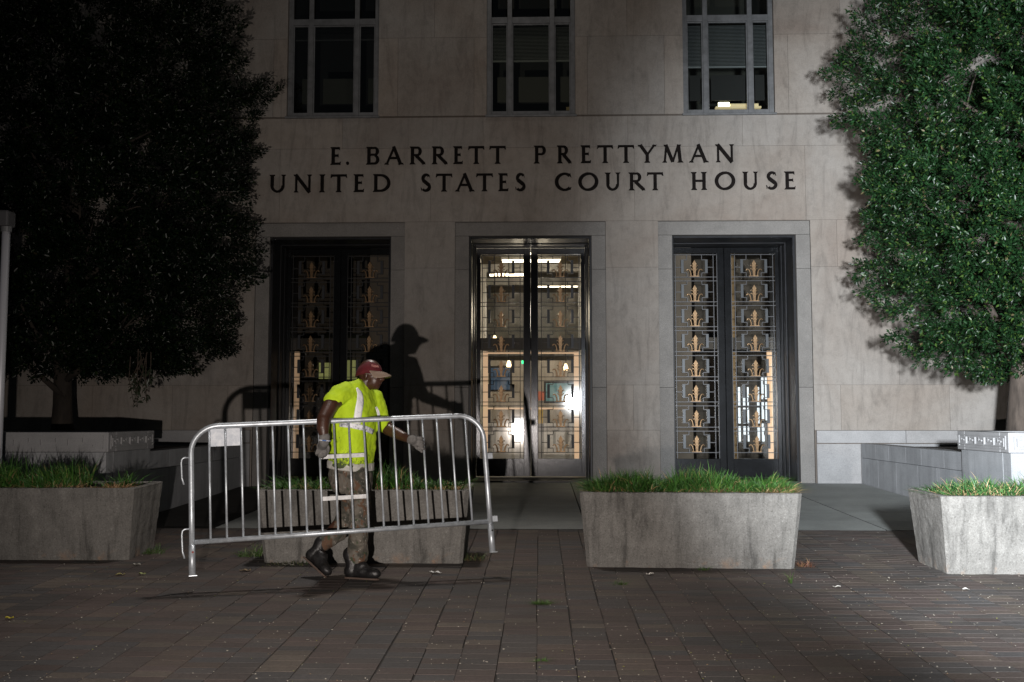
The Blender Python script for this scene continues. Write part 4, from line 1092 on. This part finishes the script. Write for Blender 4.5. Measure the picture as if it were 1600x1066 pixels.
# ================================================================== THE WORKER
def blob(mb, name, m, parent, voxel, smooth=4, wrinkle=0.0, wscale=0.08, stretch=None):
    tmp = mb.build('tmp', m, None, origin=(0, 0, 0))
    md = tmp.modifiers.new('r', 'REMESH'); md.mode = 'VOXEL'; md.voxel_size = voxel; md.use_smooth_shade = True
    sm = tmp.modifiers.new('s', 'SMOOTH'); sm.iterations = smooth; sm.factor = 0.6
    if wrinkle:
        tx = bpy.data.textures.new('cloth_folds', 'CLOUDS'); tx.noise_scale = wscale; tx.noise_depth = 3
        dm = tmp.modifiers.new('d', 'DISPLACE'); dm.texture = tx; dm.strength = wrinkle; dm.mid_level = 0.5; dm.texture_coords = 'GLOBAL'
    dg = bpy.context.evaluated_depsgraph_get(); ev = tmp.evaluated_get(dg)
    me = bpy.data.meshes.new_from_object(ev, depsgraph=dg)
    old = tmp.data; bpy.data.objects.remove(tmp); bpy.data.meshes.remove(old)
    org = Vector(parent['org']) if parent is not None and 'org' in parent else Vector((0, 0, 0))
    me.transform(Matrix.Translation(-org)); me.name = name
    me.materials.clear(); me.materials.append(m)
    me.polygons.foreach_set('use_smooth', [True]*len(me.polygons))
    o = bpy.data.objects.new(name, me); sc.collection.objects.link(o); o.parent = parent
    return o
S = on_y
man = thing('person', 'worker in a neon yellow reflective shirt, red cap and camouflage trousers carrying the steel barrier', 'person', (-1.45, 7.85, gz(7.85)))
skin = m_noise('dark_brown_skin', (0.048, 0.019, 0.011), (0.072, 0.029, 0.017), 12, 0.40, bmp=0.15, bscale=90, spec=0.6)
FA = math.radians(25)
def ring(c, a, b_, ang=FA, n=28, ex=2.3, tilt=0.0):
    f = Vector((math.cos(ang), -math.sin(ang), 0)); l = Vector((math.sin(ang), math.cos(ang), 0)); out = []
    for i in range(n):
        th = 2*PI*i/n; cs, sn = math.cos(th), math.sin(th)
        p = Vector(c)+f*(a*math.copysign(abs(cs)**(2/ex), cs))+l*(b_*math.copysign(abs(sn)**(2/ex), sn))
        p.z += tilt*cs*a
        out.append(p)
    return out
YM = 7.98
def limb(mb, pts, rs, n=14):
    # subdivide for a smooth taper
    P = []; Rr = []
    for i in range(len(pts)-1):
        for k in range(5):
            f = k/5; P.append(Vector(pts[i]).lerp(Vector(pts[i+1]), f)); Rr.append(rs[i]*(1-f)+rs[i+1]*f)
    P.append(Vector(pts[-1])); Rr.append(rs[-1]); mb.tube(P, Rr, n)
    for p, q in zip(pts, rs): mb.ell(p, (q, q, q), seg=14, rings=10)
# --- joints
shR, elR, wrR = S(536, 622, 7.80), S(505.5, 655, 7.585), S(507, 685, 7.565)
shL, elL, wrL = S(584, 624, 8.10), S(606, 671, 8.03), S(641, 687, 7.865)
hipR, knR, anR = S(556, 742, 7.90), S(562, 797, 7.80), S(549, 872, 7.80)
hipL, knL, anL = S(549, 742, 8.04), S(545, 802, 7.99), S(500, 852, 7.90)
hc = S(579.5, 585.5, 7.97)
# --- head frame
ha = math.radians(13); ht = math.radians(5)
HR = Matrix.Rotation(-ha, 4, 'Z') @ Matrix.Rotation(ht, 4, 'Y')
HM = Matrix.Translation(hc) @ HR
def Hd(x, y, z): return HM @ Vector((x, y, z))
mb = MB()
mb.ell(Hd(-0.012, 0, 0.03), (0.096, 0.076, 0.092), T=HR)
mb.ell(Hd(0.032, 0, -0.040), (0.062, 0.058, 0.078), T=HR)
mb.ell(Hd(0.058, 0, -0.090), (0.028, 0.026, 0.024), T=HR)
mb.ell(Hd(0.012, 0.0, -0.070), (0.060, 0.056, 0.036), T=HR)
mb.ell(Hd(0.070, 0, 0.012), (0.020, 0.050, 0.012), T=HR)               # brow
for s in (-1, 1):
    mb.ell(Hd(0.062, s*0.034, -0.020), (0.024, 0.021, 0.020), T=HR)    # cheek
    mb.ell(Hd(-0.012, s*0.077, -0.012), (0.019, 0.009, 0.032), T=HR @ Matrix.Rotation(s*0.3, 4, 'Z'))  # ear
    mb.ell(Hd(0.098, s*0.013, -0.032), (0.012, 0.010, 0.009), T=HR)    # nostril
mb.tube([Hd(0.082, 0, 0.006), Hd(0.098, 0, -0.012), Hd(0.112, 0, -0.030)], [0.010, 0.012, 0.013], 10)
mb.ell(Hd(0.107, 0, -0.033), (0.014, 0.013, 0.012), T=HR)
mb.ell(Hd(0.088, 0, -0.058), (0.013, 0.026, 0.008), T=HR); mb.ell(Hd(0.084, 0, -0.070), (0.013, 0.023, 0.008), T=HR)
nb = S(560, 606, 7.98)
limb(mb, [Hd(-0.030, 0, -0.03), Hd(-0.045, 0, -0.10), nb, nb-Vector((0.03, 0, 0.08))], [0.062, 0.060, 0.068, 0.09])
# trunk of the body under the clothes
mb.loft([ring(S(c, y, YM), a, b_) for y, c, a, b_ in ((738, 548, .13, .165), (700, 549, .14, .165), (660, 553, .145, .165), (632, 554, .135, .165), (620, 555, .10, .13))])
limb(mb, [S(541, 616, 7.86), S(529, 621, 7.77), S(518, 632, 7.71), elR, S(504.5, 668, 7.57), wrR], [0.060, 0.066, 0.064, 0.052, 0.050, 0.033])
limb(mb, [shL, S(596, 652, 8.06), elL, elL.lerp(wrL, 0.4), wrL], [0.055, 0.050, 0.049, 0.047, 0.032])
limb(mb, [hipR, knR, anR], [0.09, 0.06, 0.04]); limb(mb, [hipL, knL, anL], [0.09, 0.06, 0.04])
blob(mb, 'body', skin, man, 0.0075, 4)
# eyes and glasses
for s in (-1, 1):
    mb = MB(); mb.ell(Hd(0.079, s*0.031, 0.000), (0.012, 0.0125, 0.0125), T=HR, seg=14, rings=10)
    mb.build('eye', mat('eye_white', (0.45, 0.42, 0.40), 0.2), man, smooth=True)
mb = MB()
for s in (-1, 1):
    P = [Hd(0.096-0.010*abs(math.cos(k*PI/6))*0, s*0.033+0.026*math.cos(k*PI/6), -0.004+0.017*math.sin(k*PI/6)) for k in range(13)]
    mb.tube(P, 0.0022, 6)
    mb.tube([Hd(0.094, s*0.060, 0.004), Hd(0.05, s*0.082, 0.004), Hd(-0.010, s*0.086, 0.004)], 0.0025, 6)
mb.tube([Hd(0.096, -0.008, 0.0), Hd(0.101, 0, 0.004), Hd(0.096, 0.008, 0.0)], 0.002, 6)
mb.build('glasses', mat('clear_plastic', (0.25, 0.22, 0.20), 0.15), man, smooth=True)
# cap
capm = m_noise('red_cap_cotton', (0.075, 0.004, 0.008), (0.11, 0.006, 0.011), 30, 0.85)
mb = MB(); rg_ = []
for i in range(11):
    ph = (PI/2)*i/10; rr_ = math.cos(ph)
    rg_.append([Hd(-0.016+0.107*rr_*math.cos(th)*(1.0 if math.cos(th) > 0 else 1.05), 0.088*rr_*math.sin(th), 0.018+0.100*math.sin(ph)+(0.0 if i else -0.004)-0.045*max(0, -math.cos(th))*(1-i/10)) for th in [2*PI*k/24 for k in range(24)]])
rg_[-1] = [Hd(-0.016+0.004*math.cos(2*PI*k/24), 0.004*math.sin(2*PI*k/24), 0.1185) for k in range(24)]
mb.loft(rg_)
cap = mb.build('cap', capm, man, smooth=True); cap['org'] = list(man['org'])
mb = MB(); top = []; bot = []
n = 17
for i in range(n):
    th = math.radians(-72+144*i/(n-1))
    ex = 0.084*math.cos(th)**0.55
    for lst, dz in ((top, 0.003), (bot, -0.002)):
        pass
    x0, y0 = -0.016+0.104*math.cos(th), 0.086*math.sin(th)
    x1, y1 = x0+ex*1.0, y0*1.06
    cv = -1.7*(abs(y1)**1.6); dr = -0.020*math.cos(th)
    top.append(([x0, y0, 0.030], [(x0+x1)/2, (y0+y1)/2, 0.030+cv*0.5+dr*0.35], [x1, y1, 0.026+cv*1.2+dr]))
V = []
for dz in (0.003, -0.002):
    for q in top:
        for p in q: V.append(Hd(p[0], p[1], p[2]+dz))
o0 = n*3
mb.v = [tuple(p) for p in V]
for i in range(n-1):
    for k in range(2):
        a = i*3+k; mb.face((a, a+1, a+4, a+3), None, 0); mb.face((o0+a, o0+a+3, o0+a+4, o0+a+1), None, 1)
    mb.face((i*3+2, o0+i*3+2, o0+i*3+5, i*3+5), None, 1)
mb.build('brim', [mat('khaki_brim', (0.22, 0.16, 0.12), 0.85), mat('tan_brim', (0.36, 0.28, 0.21), 0.8)], cap, smooth=True, fixn=False)
# worn lettering on the side of the cap
mb = MB()
def capt(u, w_):   # u along the side, w up; on the right (camera) side of the cap
    th = math.radians(-86+u); ph = math.radians(26+w_)
    return Hd(-0.016+0.1095*math.cos(ph)*math.cos(th), 0.0905*math.cos(ph)*math.sin(th), 0.018+0.1025*math.sin(ph))
def cst(pts, wd=1.2): mb.tube([capt(*p) for p in pts], 0.0021, 5)
u = 22
cst([(u, 9), (u+9, 9)]); cst([(u+4.5, 9), (u+4.5, -1)])
u = 34; cst([(u, -1), (u, 9), (u+6, 8), (u+5, 4), (u, 4), (u+7, -1)])
u = 44; cst([(u, -1), (u, 9)]); 
u = 48; cst([(u, -1), (u+0.5, 9), (u+4, 3), (u+8, 9), (u+8.5, -1)])
u = 61; cst([(u, -1), (u, 9)])
mb.build('embroidery', mat('pink_thread', (0.55, 0.25, 0.22), 0.7), cap); clean(cap)
# --- shirt
m_, t_, b_ = nt('neon_yellow_cloth')
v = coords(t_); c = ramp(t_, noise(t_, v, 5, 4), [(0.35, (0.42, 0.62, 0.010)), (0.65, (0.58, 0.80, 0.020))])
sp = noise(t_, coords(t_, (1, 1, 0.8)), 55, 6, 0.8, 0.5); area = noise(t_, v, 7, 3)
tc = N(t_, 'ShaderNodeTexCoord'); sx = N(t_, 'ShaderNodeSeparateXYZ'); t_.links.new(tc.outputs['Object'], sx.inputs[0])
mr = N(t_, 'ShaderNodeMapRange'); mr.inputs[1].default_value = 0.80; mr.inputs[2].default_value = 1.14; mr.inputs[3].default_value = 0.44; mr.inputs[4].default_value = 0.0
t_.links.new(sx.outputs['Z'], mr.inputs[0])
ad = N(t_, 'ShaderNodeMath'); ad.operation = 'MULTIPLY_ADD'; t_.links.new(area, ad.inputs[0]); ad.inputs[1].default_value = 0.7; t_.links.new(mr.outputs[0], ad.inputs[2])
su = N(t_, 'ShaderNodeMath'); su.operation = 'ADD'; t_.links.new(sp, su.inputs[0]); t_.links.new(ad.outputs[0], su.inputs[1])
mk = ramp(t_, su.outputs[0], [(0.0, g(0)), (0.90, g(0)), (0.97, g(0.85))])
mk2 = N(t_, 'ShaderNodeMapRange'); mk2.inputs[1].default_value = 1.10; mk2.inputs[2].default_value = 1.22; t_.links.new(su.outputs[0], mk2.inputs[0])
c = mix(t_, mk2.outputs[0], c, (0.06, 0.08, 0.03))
t_.links.new(c, b_.inputs['Base Color']); b_.inputs['Roughness'].default_value = 0.85
bump(t_, b_, noise(t_, v, 400, 2), 0.2, 0.002)
shirtm = m_
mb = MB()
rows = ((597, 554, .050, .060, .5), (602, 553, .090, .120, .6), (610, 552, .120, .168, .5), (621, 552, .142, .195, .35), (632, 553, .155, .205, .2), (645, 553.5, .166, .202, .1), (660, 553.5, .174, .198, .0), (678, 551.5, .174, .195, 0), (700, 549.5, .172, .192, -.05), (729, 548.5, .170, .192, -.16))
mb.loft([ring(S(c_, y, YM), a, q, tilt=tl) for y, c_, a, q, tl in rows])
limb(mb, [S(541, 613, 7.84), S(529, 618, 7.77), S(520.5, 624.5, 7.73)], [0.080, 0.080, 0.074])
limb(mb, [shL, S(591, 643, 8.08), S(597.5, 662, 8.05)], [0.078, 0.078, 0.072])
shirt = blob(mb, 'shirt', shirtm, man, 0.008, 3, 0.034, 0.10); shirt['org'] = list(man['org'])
# reflective tape laid on the cloth
sv = [v_.co+Vector(man['org']) for v_ in shirt.data.vertices]; bvh = BVHTree.FromPolygons(sv, [tuple(p.vertices) for p in shirt.data.polygons])
def tape(path, wid, name, m, seg_=26, cross=4):
    # path in photo pixels surveyed onto the shirt; the strip is real cloth 4 mm off the surface
    mb = MB(); pts = []
    cum = [0]
    for a, b2 in zip(path[:-1], path[1:]): cum.append(cum[-1]+math.dist(a[:2], b2[:2]))
    grid = []
    for i in range(seg_+1):
        s_ = cum[-1]*i/seg_; k = max(j for j in range(len(cum)) if cum[j] <= s_+1e-9); k = min(k, len(path)-2)
        f = (s_-cum[k])/(cum[k+1]-cum[k]); x = path[k][0]*(1-f)+path[k+1][0]*f; y = path[k][1]*(1-f)+path[k+1][1]*f
        d = Vector((path[k+1][0]-path[k][0], path[k+1][1]-path[k][1])).normalized(); nn = Vector((-d.y, d.x))
        wl = path[k][2]*(1-f)+path[k+1][2]*f if len(path[0]) > 2 else wid
        row = []
        for c_ in range(cross+1):
            o_ = (c_/cross-0.5)*wl; q = S(x+nn.x*o_, y+nn.y*o_, 7.0); O = Vector((0, 0, H)); dr = (q-O).normalized()
            hit = bvh.ray_cast(O, dr)
            if hit[0] is None: row.append(None)
            else: row.append(hit[0]-dr*0.004+Vector((0, 0, 0)))
        grid.append(row)
    idx = {}
    for i, row in enumerate(grid):
        for j, p in enumerate(row):
            if p is not None: idx[i, j] = len(mb.v); mb.v.append(tuple(p))
    for i in range(seg_):
        for j in range(cross):
            q = [(i, j), (i+1, j), (i+1, j+1), (i, j+1)]
            if all(k in idx for k in q):
                P = [Vector(mb.v[idx[k]]) for k in q]
                if max((P[a]-P[a-1]).length for a in range(4)) < 0.06: mb.face([idx[k] for k in q])
    o = mb.build(name, m, shirt, smooth=True)
    so = o.modifiers.new('solid', 'SOLIDIFY'); so.thickness = 0.002
    return o
tapem = m_noise('reflective_tape', (0.62, 0.64, 0.68), (0.95, 0.95, 0.97), 26, 0.45, 0.0, stops=(0.30, 0.46))
tapew = m_noise('worn_reflective_tape', (0.22, 0.23, 0.27), (0.90, 0.91, 0.95), 38, 0.5, 0.0, stops=(0.38, 0.56))
tape([(557.5, 606, 3), (562.5, 615, 8), (563, 628, 11.5), (560, 644, 12), (557.5, 662, 12)], 10, 'reflective_tape', tapem)
tape([(530.5, 663.5, 7), (545, 664.5, 8), (560, 667, 8.5), (572, 670, 8.5), (584, 675.5, 8)], 7, 'reflective_tape', tapew)
tape([(587.5, 636, 3), (590.5, 643, 4.5), (592, 650, 4)], 4, 'reflective_tape', tapem)
clean(shirt)
# pale undershirt showing below the hem
mb = MB(); mb.loft([ring(S(548.5, 720, YM), .172, .19, tilt=-.1), ring(S(548, 733, YM), .176, .19, tilt=-.1)]); blob(mb, 'undershirt', m_noise('grey_cotton', (0.38, 0.37, 0.34), (0.55, 0.54, 0.50), 30, 0.9), man, 0.008, 2, 0.01, 0.03)
# --- camouflage trousers
m_, t_, b_ = nt('camouflage_cloth'); v = coords(t_)
c = ramp(t_, noise(t_, v, 9, 3, 0.5, 1.2), [(0.40, (0.040, 0.039, 0.030)), (0.47, (0.088, 0.078, 0.062)), (0.56, (0.130, 0.115, 0.095))])
c = mix(t_, ramp(t_, noise(t_, coords(t_, (1.3, 1, .8)), 14, 3, 0.5, 1.0), [(0.56, g(0)), (0.60, g(1))]), c, (0.10, 0.055, 0.032))
c = mix(t_, ramp(t_, noise(t_, coords(t_, (1, 1.2, 1.1), (1, 0, 1)), 42, 3, 0.6), [(0.63, g(0)), (0.68, g(0.9))]), c, (0.34, 0.31, 0.27))
c = mix(t_, ramp(t_, noise(t_, coords(t_, (1, 1, 1), (0, 1, 1)), 11, 3, 0.5, 1), [(0.60, g(0)), (0.64, g(1))]), c, (0.045, 0.058, 0.030))
t_.links.new(c, b_.inputs['Base Color']); b_.inputs['Roughness'].default_value = 0.9
mb = MB()
mb.loft([ring(S(548, 722, YM), .150, .175), ring(S(548, 738, YM), .160, .180), ring(S(549, 755, YM), .155, .178), ring(S(551, 768, YM), .13, .165)])
limb(mb, [hipR, S(558, 765, 7.86), knR, S(560, 830, 7.80), S(558.5, 868, 7.80)], [0.10, 0.100, 0.082, 0.078, 0.084])
limb(mb, [hipL, S(548, 768, 8.01), knL, S(527, 833, 7.95), S(508, 848, 7.91)], [0.10, 0.098, 0.080, 0.072, 0.060])
blob(mb, 'trousers', m_, man, 0.008, 3, 0.022, 0.06)
# --- boots
bootm = m_noise('worn_black_leather', (0.006, 0.0055, 0.006), (0.017, 0.016, 0.016), 22, 0.45, bmp=0.3, bscale=40)
solem = mat('brown_sole', (0.075, 0.050, 0.038), 0.8)
def boot(heel, toe, ank, wid=0.048, up=None):
    heel, toe, ank = Vector(heel), Vector(toe), Vector(ank)
    d = (toe-heel).normalized(); upv = (ank-heel-(ank-heel).dot(d)*d).normalized(); sd = d.cross(upv)
    L = (toe-heel).length; T = Matrix((d, sd, upv)).transposed().to_4x4()
    mb = MB()
    def e(u, h_, r_): mb.ell(heel+d*u+upv*h_, r_, T=T, seg=16, rings=10)
    e(0.058, 0.060, (0.060, 0.043, 0.055)); e(L-0.070, 0.050, (0.074, wid, 0.044)); e(L*0.5, 0.062, (0.11, 0.045, 0.050)); e(L*0.42, 0.095, (0.07, 0.043, 0.05))
    limb(mb, [heel+d*0.060+upv*0.06, heel+d*0.065+upv*0.12, ank], [0.050, 0.052, 0.058])
    bo = blob(mb, 'boot', bootm, man, 0.0065, 3, 0.004, 0.02); bo['org'] = list(man['org'])
    mb = MB()
    prof = [(0.012, 0.016), (0.022, 0.032), (0.045, 0.038), (0.10, 0.037), (0.17, 0.043), (L-0.07, wid-0.002), (L-0.03, 0.038), (L-0.014, 0.022), (L-0.008, 0.006)]
    ringb = [heel+d*u+sd*w_ for u, w_ in prof]+[heel+d*u-sd*w_ for u, w_ in reversed(prof)]
    mb.loft([[p+upv*0.001 for p in ringb], [p+upv*0.015 for p in ringb]]); mb.build('sole', solem, bo, bevel=0.003)
    mb = MB()
    for k in range(5):
        c0 = heel+d*(L*0.30+k*0.020)+upv*(0.135-k*0.014)
        mb.tube([c0-sd*0.032-d*0.004-upv*0.010, c0+upv*0.004, c0+sd*0.032+d*0.004-upv*0.010], 0.003, 5)
    mb.build('laces', mat('grey_lace', (0.16, 0.15, 0.15), 0.7), bo); clean(bo)
fz = gz(7.78)+0.004
p = S(536, 905, 7.76); q = S(594, 905, 7.70)
boot((p.x, 7.79, fz), (q.x, 7.70, fz), S(547, 866, 7.80))
hl = S(473, 871, 7.90); to = S(509, 906, 7.74); to.z = max(to.z, gz(7.74)+0.012)
boot(hl, to, S(502, 849, 7.91))
# --- gloves
glm = m_noise('grey_work_glove', (0.12, 0.114, 0.108), (0.185, 0.177, 0.17), 40, 0.9)
def fing(mb, pts, r0):
    limb(mb, pts, [r0, r0*0.98, r0*0.92, r0*0.82][:len(pts)], 10)
# right hand, hanging and closed round bar 8
bx = Bp(BO+7*BP_, 0.875)
mb = MB()
h0 = wrR; pc = S(503.5, 698, bx.y-0.030)
limb(mb, [S(507, 683, 7.567), S(506.5, 690, 7.570)], [0.043, 0.040])
limb(mb, [S(506, 692, 7.572), pc], [0.036, 0.034])
mb.ell(pc, (0.044, 0.026, 0.046))
for k, (px, py) in enumerate(((496, 704), (500.5, 708), (505, 708.5), (509, 706))):
    a = S(px, py, bx.y-0.034); b1 = S(px-1.5, py+4.5, bx.y-0.026); c1 = S(px-1.0, py+6.5, bx.y+0.006); d1 = S(px+1, py+3.5, bx.y+0.024)
    fing(mb, [a, b1, c1, d1], 0.0125-0.0006*abs(k-1.5))
fing(mb, [S(510, 693, bx.y-0.03), S(513, 700, bx.y-0.022), S(512.5, 706, bx.y-0.004), S(510, 710, bx.y+0.012)], 0.0125)
gr_ = blob(mb, 'glove', glm, man, 0.0035, 2); gr_['org'] = list(man['org'])
mb = MB(); mb.tube([S(507, 688.2, 7.57)+Vector((0.0435*math.cos(k*PI/10), 0.041*math.sin(k*PI/10), -0.004*math.cos(k*PI/10))) for k in range(21)], 0.0045, 6)
mb.build('wristband', m_noise('blue_white_band', (0.06, 0.16, 0.45), (0.75, 0.78, 0.85), 45, 0.6, stops=(0.47, 0.52)), gr_)
clean(gr_)
# left hand, closed round bar 15
bz = Bp(BO+14*BP_, 0.80)
bl_ = S(656, 690, bz.y)
mb = MB()
limb(mb, [S(641.5, 687, 7.868), S(645, 687, 7.862)], [0.036, 0.036])
pc = S(648.5, 688.5, bz.y-0.012); limb(mb, [S(644, 687, 7.862), pc], [0.037, 0.036])
mb.ell(pc, (0.040, 0.026, 0.047))
for k in range(4):
    y = 684+k*5.3; x = 651.0+k*0.9
    fing(mb, [S(x, y, bz.y-0.024), S(x+6.5, y+0.8, bz.y-0.030), S(x+9.2, y+1.5, bz.y-0.004), S(x+6.5, y+2.0, bz.y+0.020)], [0.0125, 0.013, 0.0125, 0.0112][k])
fing(mb, [S(647, 694, bz.y+0.012), S(651, 700, bz.y+0.024), S(657, 704, bz.y+0.018), S(659, 706, bz.y+0.004)], 0.0125)
blob(mb, 'glove', glm, man, 0.0035, 2)
clean(man)

# ================================================================== LITTER, LEAVES AND WEEDS
def gpt(px, py):
    """ground point under a photo pixel"""
    y = FPX*H/(py-612); return Vector(((px-842.3)*y/FPX, y, gz(y)))
rg = np.random.default_rng(21)
V = []; Fc = []; cf = []
for i in range(2600):
    y = 3.9+6.6*rg.random()**1.5; x = (rg.uniform(-0.55, 0.56) if rg.random() > 0.35 else abs(rg.normal(0.25, 0.2)))*y
    if rg.random() < 0.35: x = (-0.3+round(x/0.209))*0.209+0.06+rg.normal()*0.012
    if y > 8.2 and rg.random() < 0.6: continue
    s_ = rg.uniform(0.0028, 0.0072)*(1.5 if rg.random() < 0.06 else 1); a = rg.uniform(0, 6.28); z = gz(y)+0.003
    n = len(V)
    for k in range(5):
        rr_ = s_*rg.uniform(0.6, 1.1); V.append((x+rr_*math.cos(a+k*1.257), y+rr_*math.sin(a+k*1.257)*0.8, z+rg.uniform(0, 0.0035)))
    V.append((x, y, z+0.004)); 
    for k in range(5): Fc.append((n+k, n+(k+1) % 5, n+5))
    c_ = (0.50, 0.46, 0.39) if rg.random() < 0.8 else ((0.33, 0.34, 0.08) if rg.random() < 0.5 else (0.30, 0.2, 0.12))
    cf += [c_]*5
o = np_mesh('fallen_petals', np.array(V), np.array(Fc), np.array(cf), m_attr('petal', 0.8), None, (0, 0, 0))
tag(o, 'pale specks of fallen petals scattered over the brick paving', 'litter', kind='stuff')
def bit(name, label, px, py, size, col, seed, group=None, el=1.6):
    p = gpt(px, py); rr_ = random.Random(seed); mb = MB(); a = rr_.uniform(-0.4, 0.4)
    n = 9; L = size; sp_ = []
    for i in range(n):
        f = i/(n-1); w_ = L*0.26*math.sin(PI*min(1, f*0.96+0.02))**0.8; sp_.append((L*(f-0.5), w_))
    for sgn in (0, 1):
        for u, w_ in sp_:
            for k in (-1, 0, 1):
                z = 0.006+0.012*abs(k)*abs(math.sin(u*60+seed))+rr_.uniform(0, 0.004)-0.0012*sgn
                mb.v.append((p.x+u*math.cos(a)-k*w_*math.sin(a), p.y+u*math.sin(a)+k*w_*math.cos(a), p.z+z))
    for sgn in (0, 1):
        for i in range(n-1):
            for k in (0, 1):
                q = sgn*n*3+i*3+k; mb.face((q, q+1, q+4, q+3) if sgn else (q, q+3, q+4, q+1), col)
    o = mb.build(name, M_litter, origin=tuple(p), smooth=True, fixn=False); tag(o, label, 'leaf' if 'leaf' in name else 'litter', group)
M_litter = m_attr('dry_litter', 0.75)
bit('crumpled_paper', 'crumpled white scrap of paper on the bricks right of the worker', 682, 893, 0.10, (0.62, 0.62, 0.60), 1)
bit('fallen_leaf', 'yellow leaf on the bricks below the left planter, left one of the close pair', 190, 898, 0.075, (0.34, 0.30, 0.12), 2)
bit('fallen_leaf', 'pale green leaf on the bricks below the left planter, right one of the close pair', 225, 897, 0.06, (0.30, 0.33, 0.14), 3)
bit('fallen_leaf', 'grey leaf nearest the foot of the left planter', 216, 882.5, 0.07, (0.30, 0.29, 0.26), 4)
bit('fallen_leaf', 'brown curled leaf on the bricks right of the left barrier foot', 386, 891, 0.09, (0.24, 0.18, 0.11), 5)
bit('fallen_leaf', 'single bright yellow leaf far left on the bricks', 18, 966, 0.05, (0.42, 0.36, 0.03), 6)
bit('fallen_leaf', 'white petal cluster on the bricks between the right planters', 1296, 912, 0.055, (0.60, 0.58, 0.54), 7)
bit('fallen_leaf', 'white petal on the bricks below the brightly lit planter', 1491, 915, 0.05, (0.60, 0.58, 0.54), 8)
bit('fallen_leaf', 'yellow leaf at the bottom right of the brick paving', 1490, 1060, 0.04, (0.45, 0.40, 0.05), 9)
bit('fallen_leaf', 'white curled leaf at the foot of the planter before the right doorway', 1012, 894, 0.06, (0.5, 0.48, 0.44), 10)
bit('crumpled_paper', 'pale crumpled scrap at the foot of the planter behind the barrier', 453, 882, 0.10, (0.36, 0.36, 0.30), 11)
def weed(label, px, py, hgt, n, rad, seed, cols=None):
    p = gpt(px, py); r2 = np.random.default_rng(seed)
    V, Fc, cf = grass_mesh(n, -rad, rad, -rad*0.5, rad*0.5, 0.0, hgt, hgt*0.7, r2, cols or [((0.05, 0.11, 0.02), 0.7), ((0.08, 0.12, 0.03), 0.3)], wid=0.0020)
    o = np_mesh('weed_tuft', V, Fc, cf, M['blade'], None, (0, 0, 0)); o.location = p; tag(o, label, 'weed', 'weeds in the paving joints')
weed('bright green weed tuft in a brick joint in front of the middle doorway', 845, 938, 0.03, 240, 0.06, 1)
weed('faint weed tuft in a joint near the front of the planter before the right doorway', 966, 908, 0.03, 70, 0.05, 2)
weed('thin weed stalk in front of the right corner of the planter before the right doorway', 1226, 905, 0.13, 16, 0.02, 3)
weed('small weed on the foot of the planter before the right doorway', 1093, 886, 0.04, 40, 0.04, 4)
weed('low weeds at the right foot of the planter behind the barrier', 735, 872, 0.07, 130, 0.13, 5, [((0.06, 0.10, 0.03), 0.6), ((0.14, 0.10, 0.05), 0.4)])
weed('dark weeds at the left foot of the planter behind the barrier', 392, 868, 0.14, 120, 0.10, 6)
weed('dry weeds along the foot of the planter behind the rear boot', 455, 880, 0.05, 120, 0.17, 7, [((0.05, 0.08, 0.03), 0.6), ((0.16, 0.14, 0.08), 0.4)])
weed('weeds at the right end of the left edge planter', 240, 864, 0.09, 110, 0.10, 8)
weed('tiny weed tuft low in the picture below the middle doorway', 845, 1024, 0.02, 60, 0.03, 9)
weed('reddish weed clump by the right foot of the planter before the right doorway', 1248, 880, 0.07, 90, 0.07, 10, [((0.14, 0.06, 0.035), 0.8), ((0.2, 0.12, 0.06), 0.2)])
clean(court)
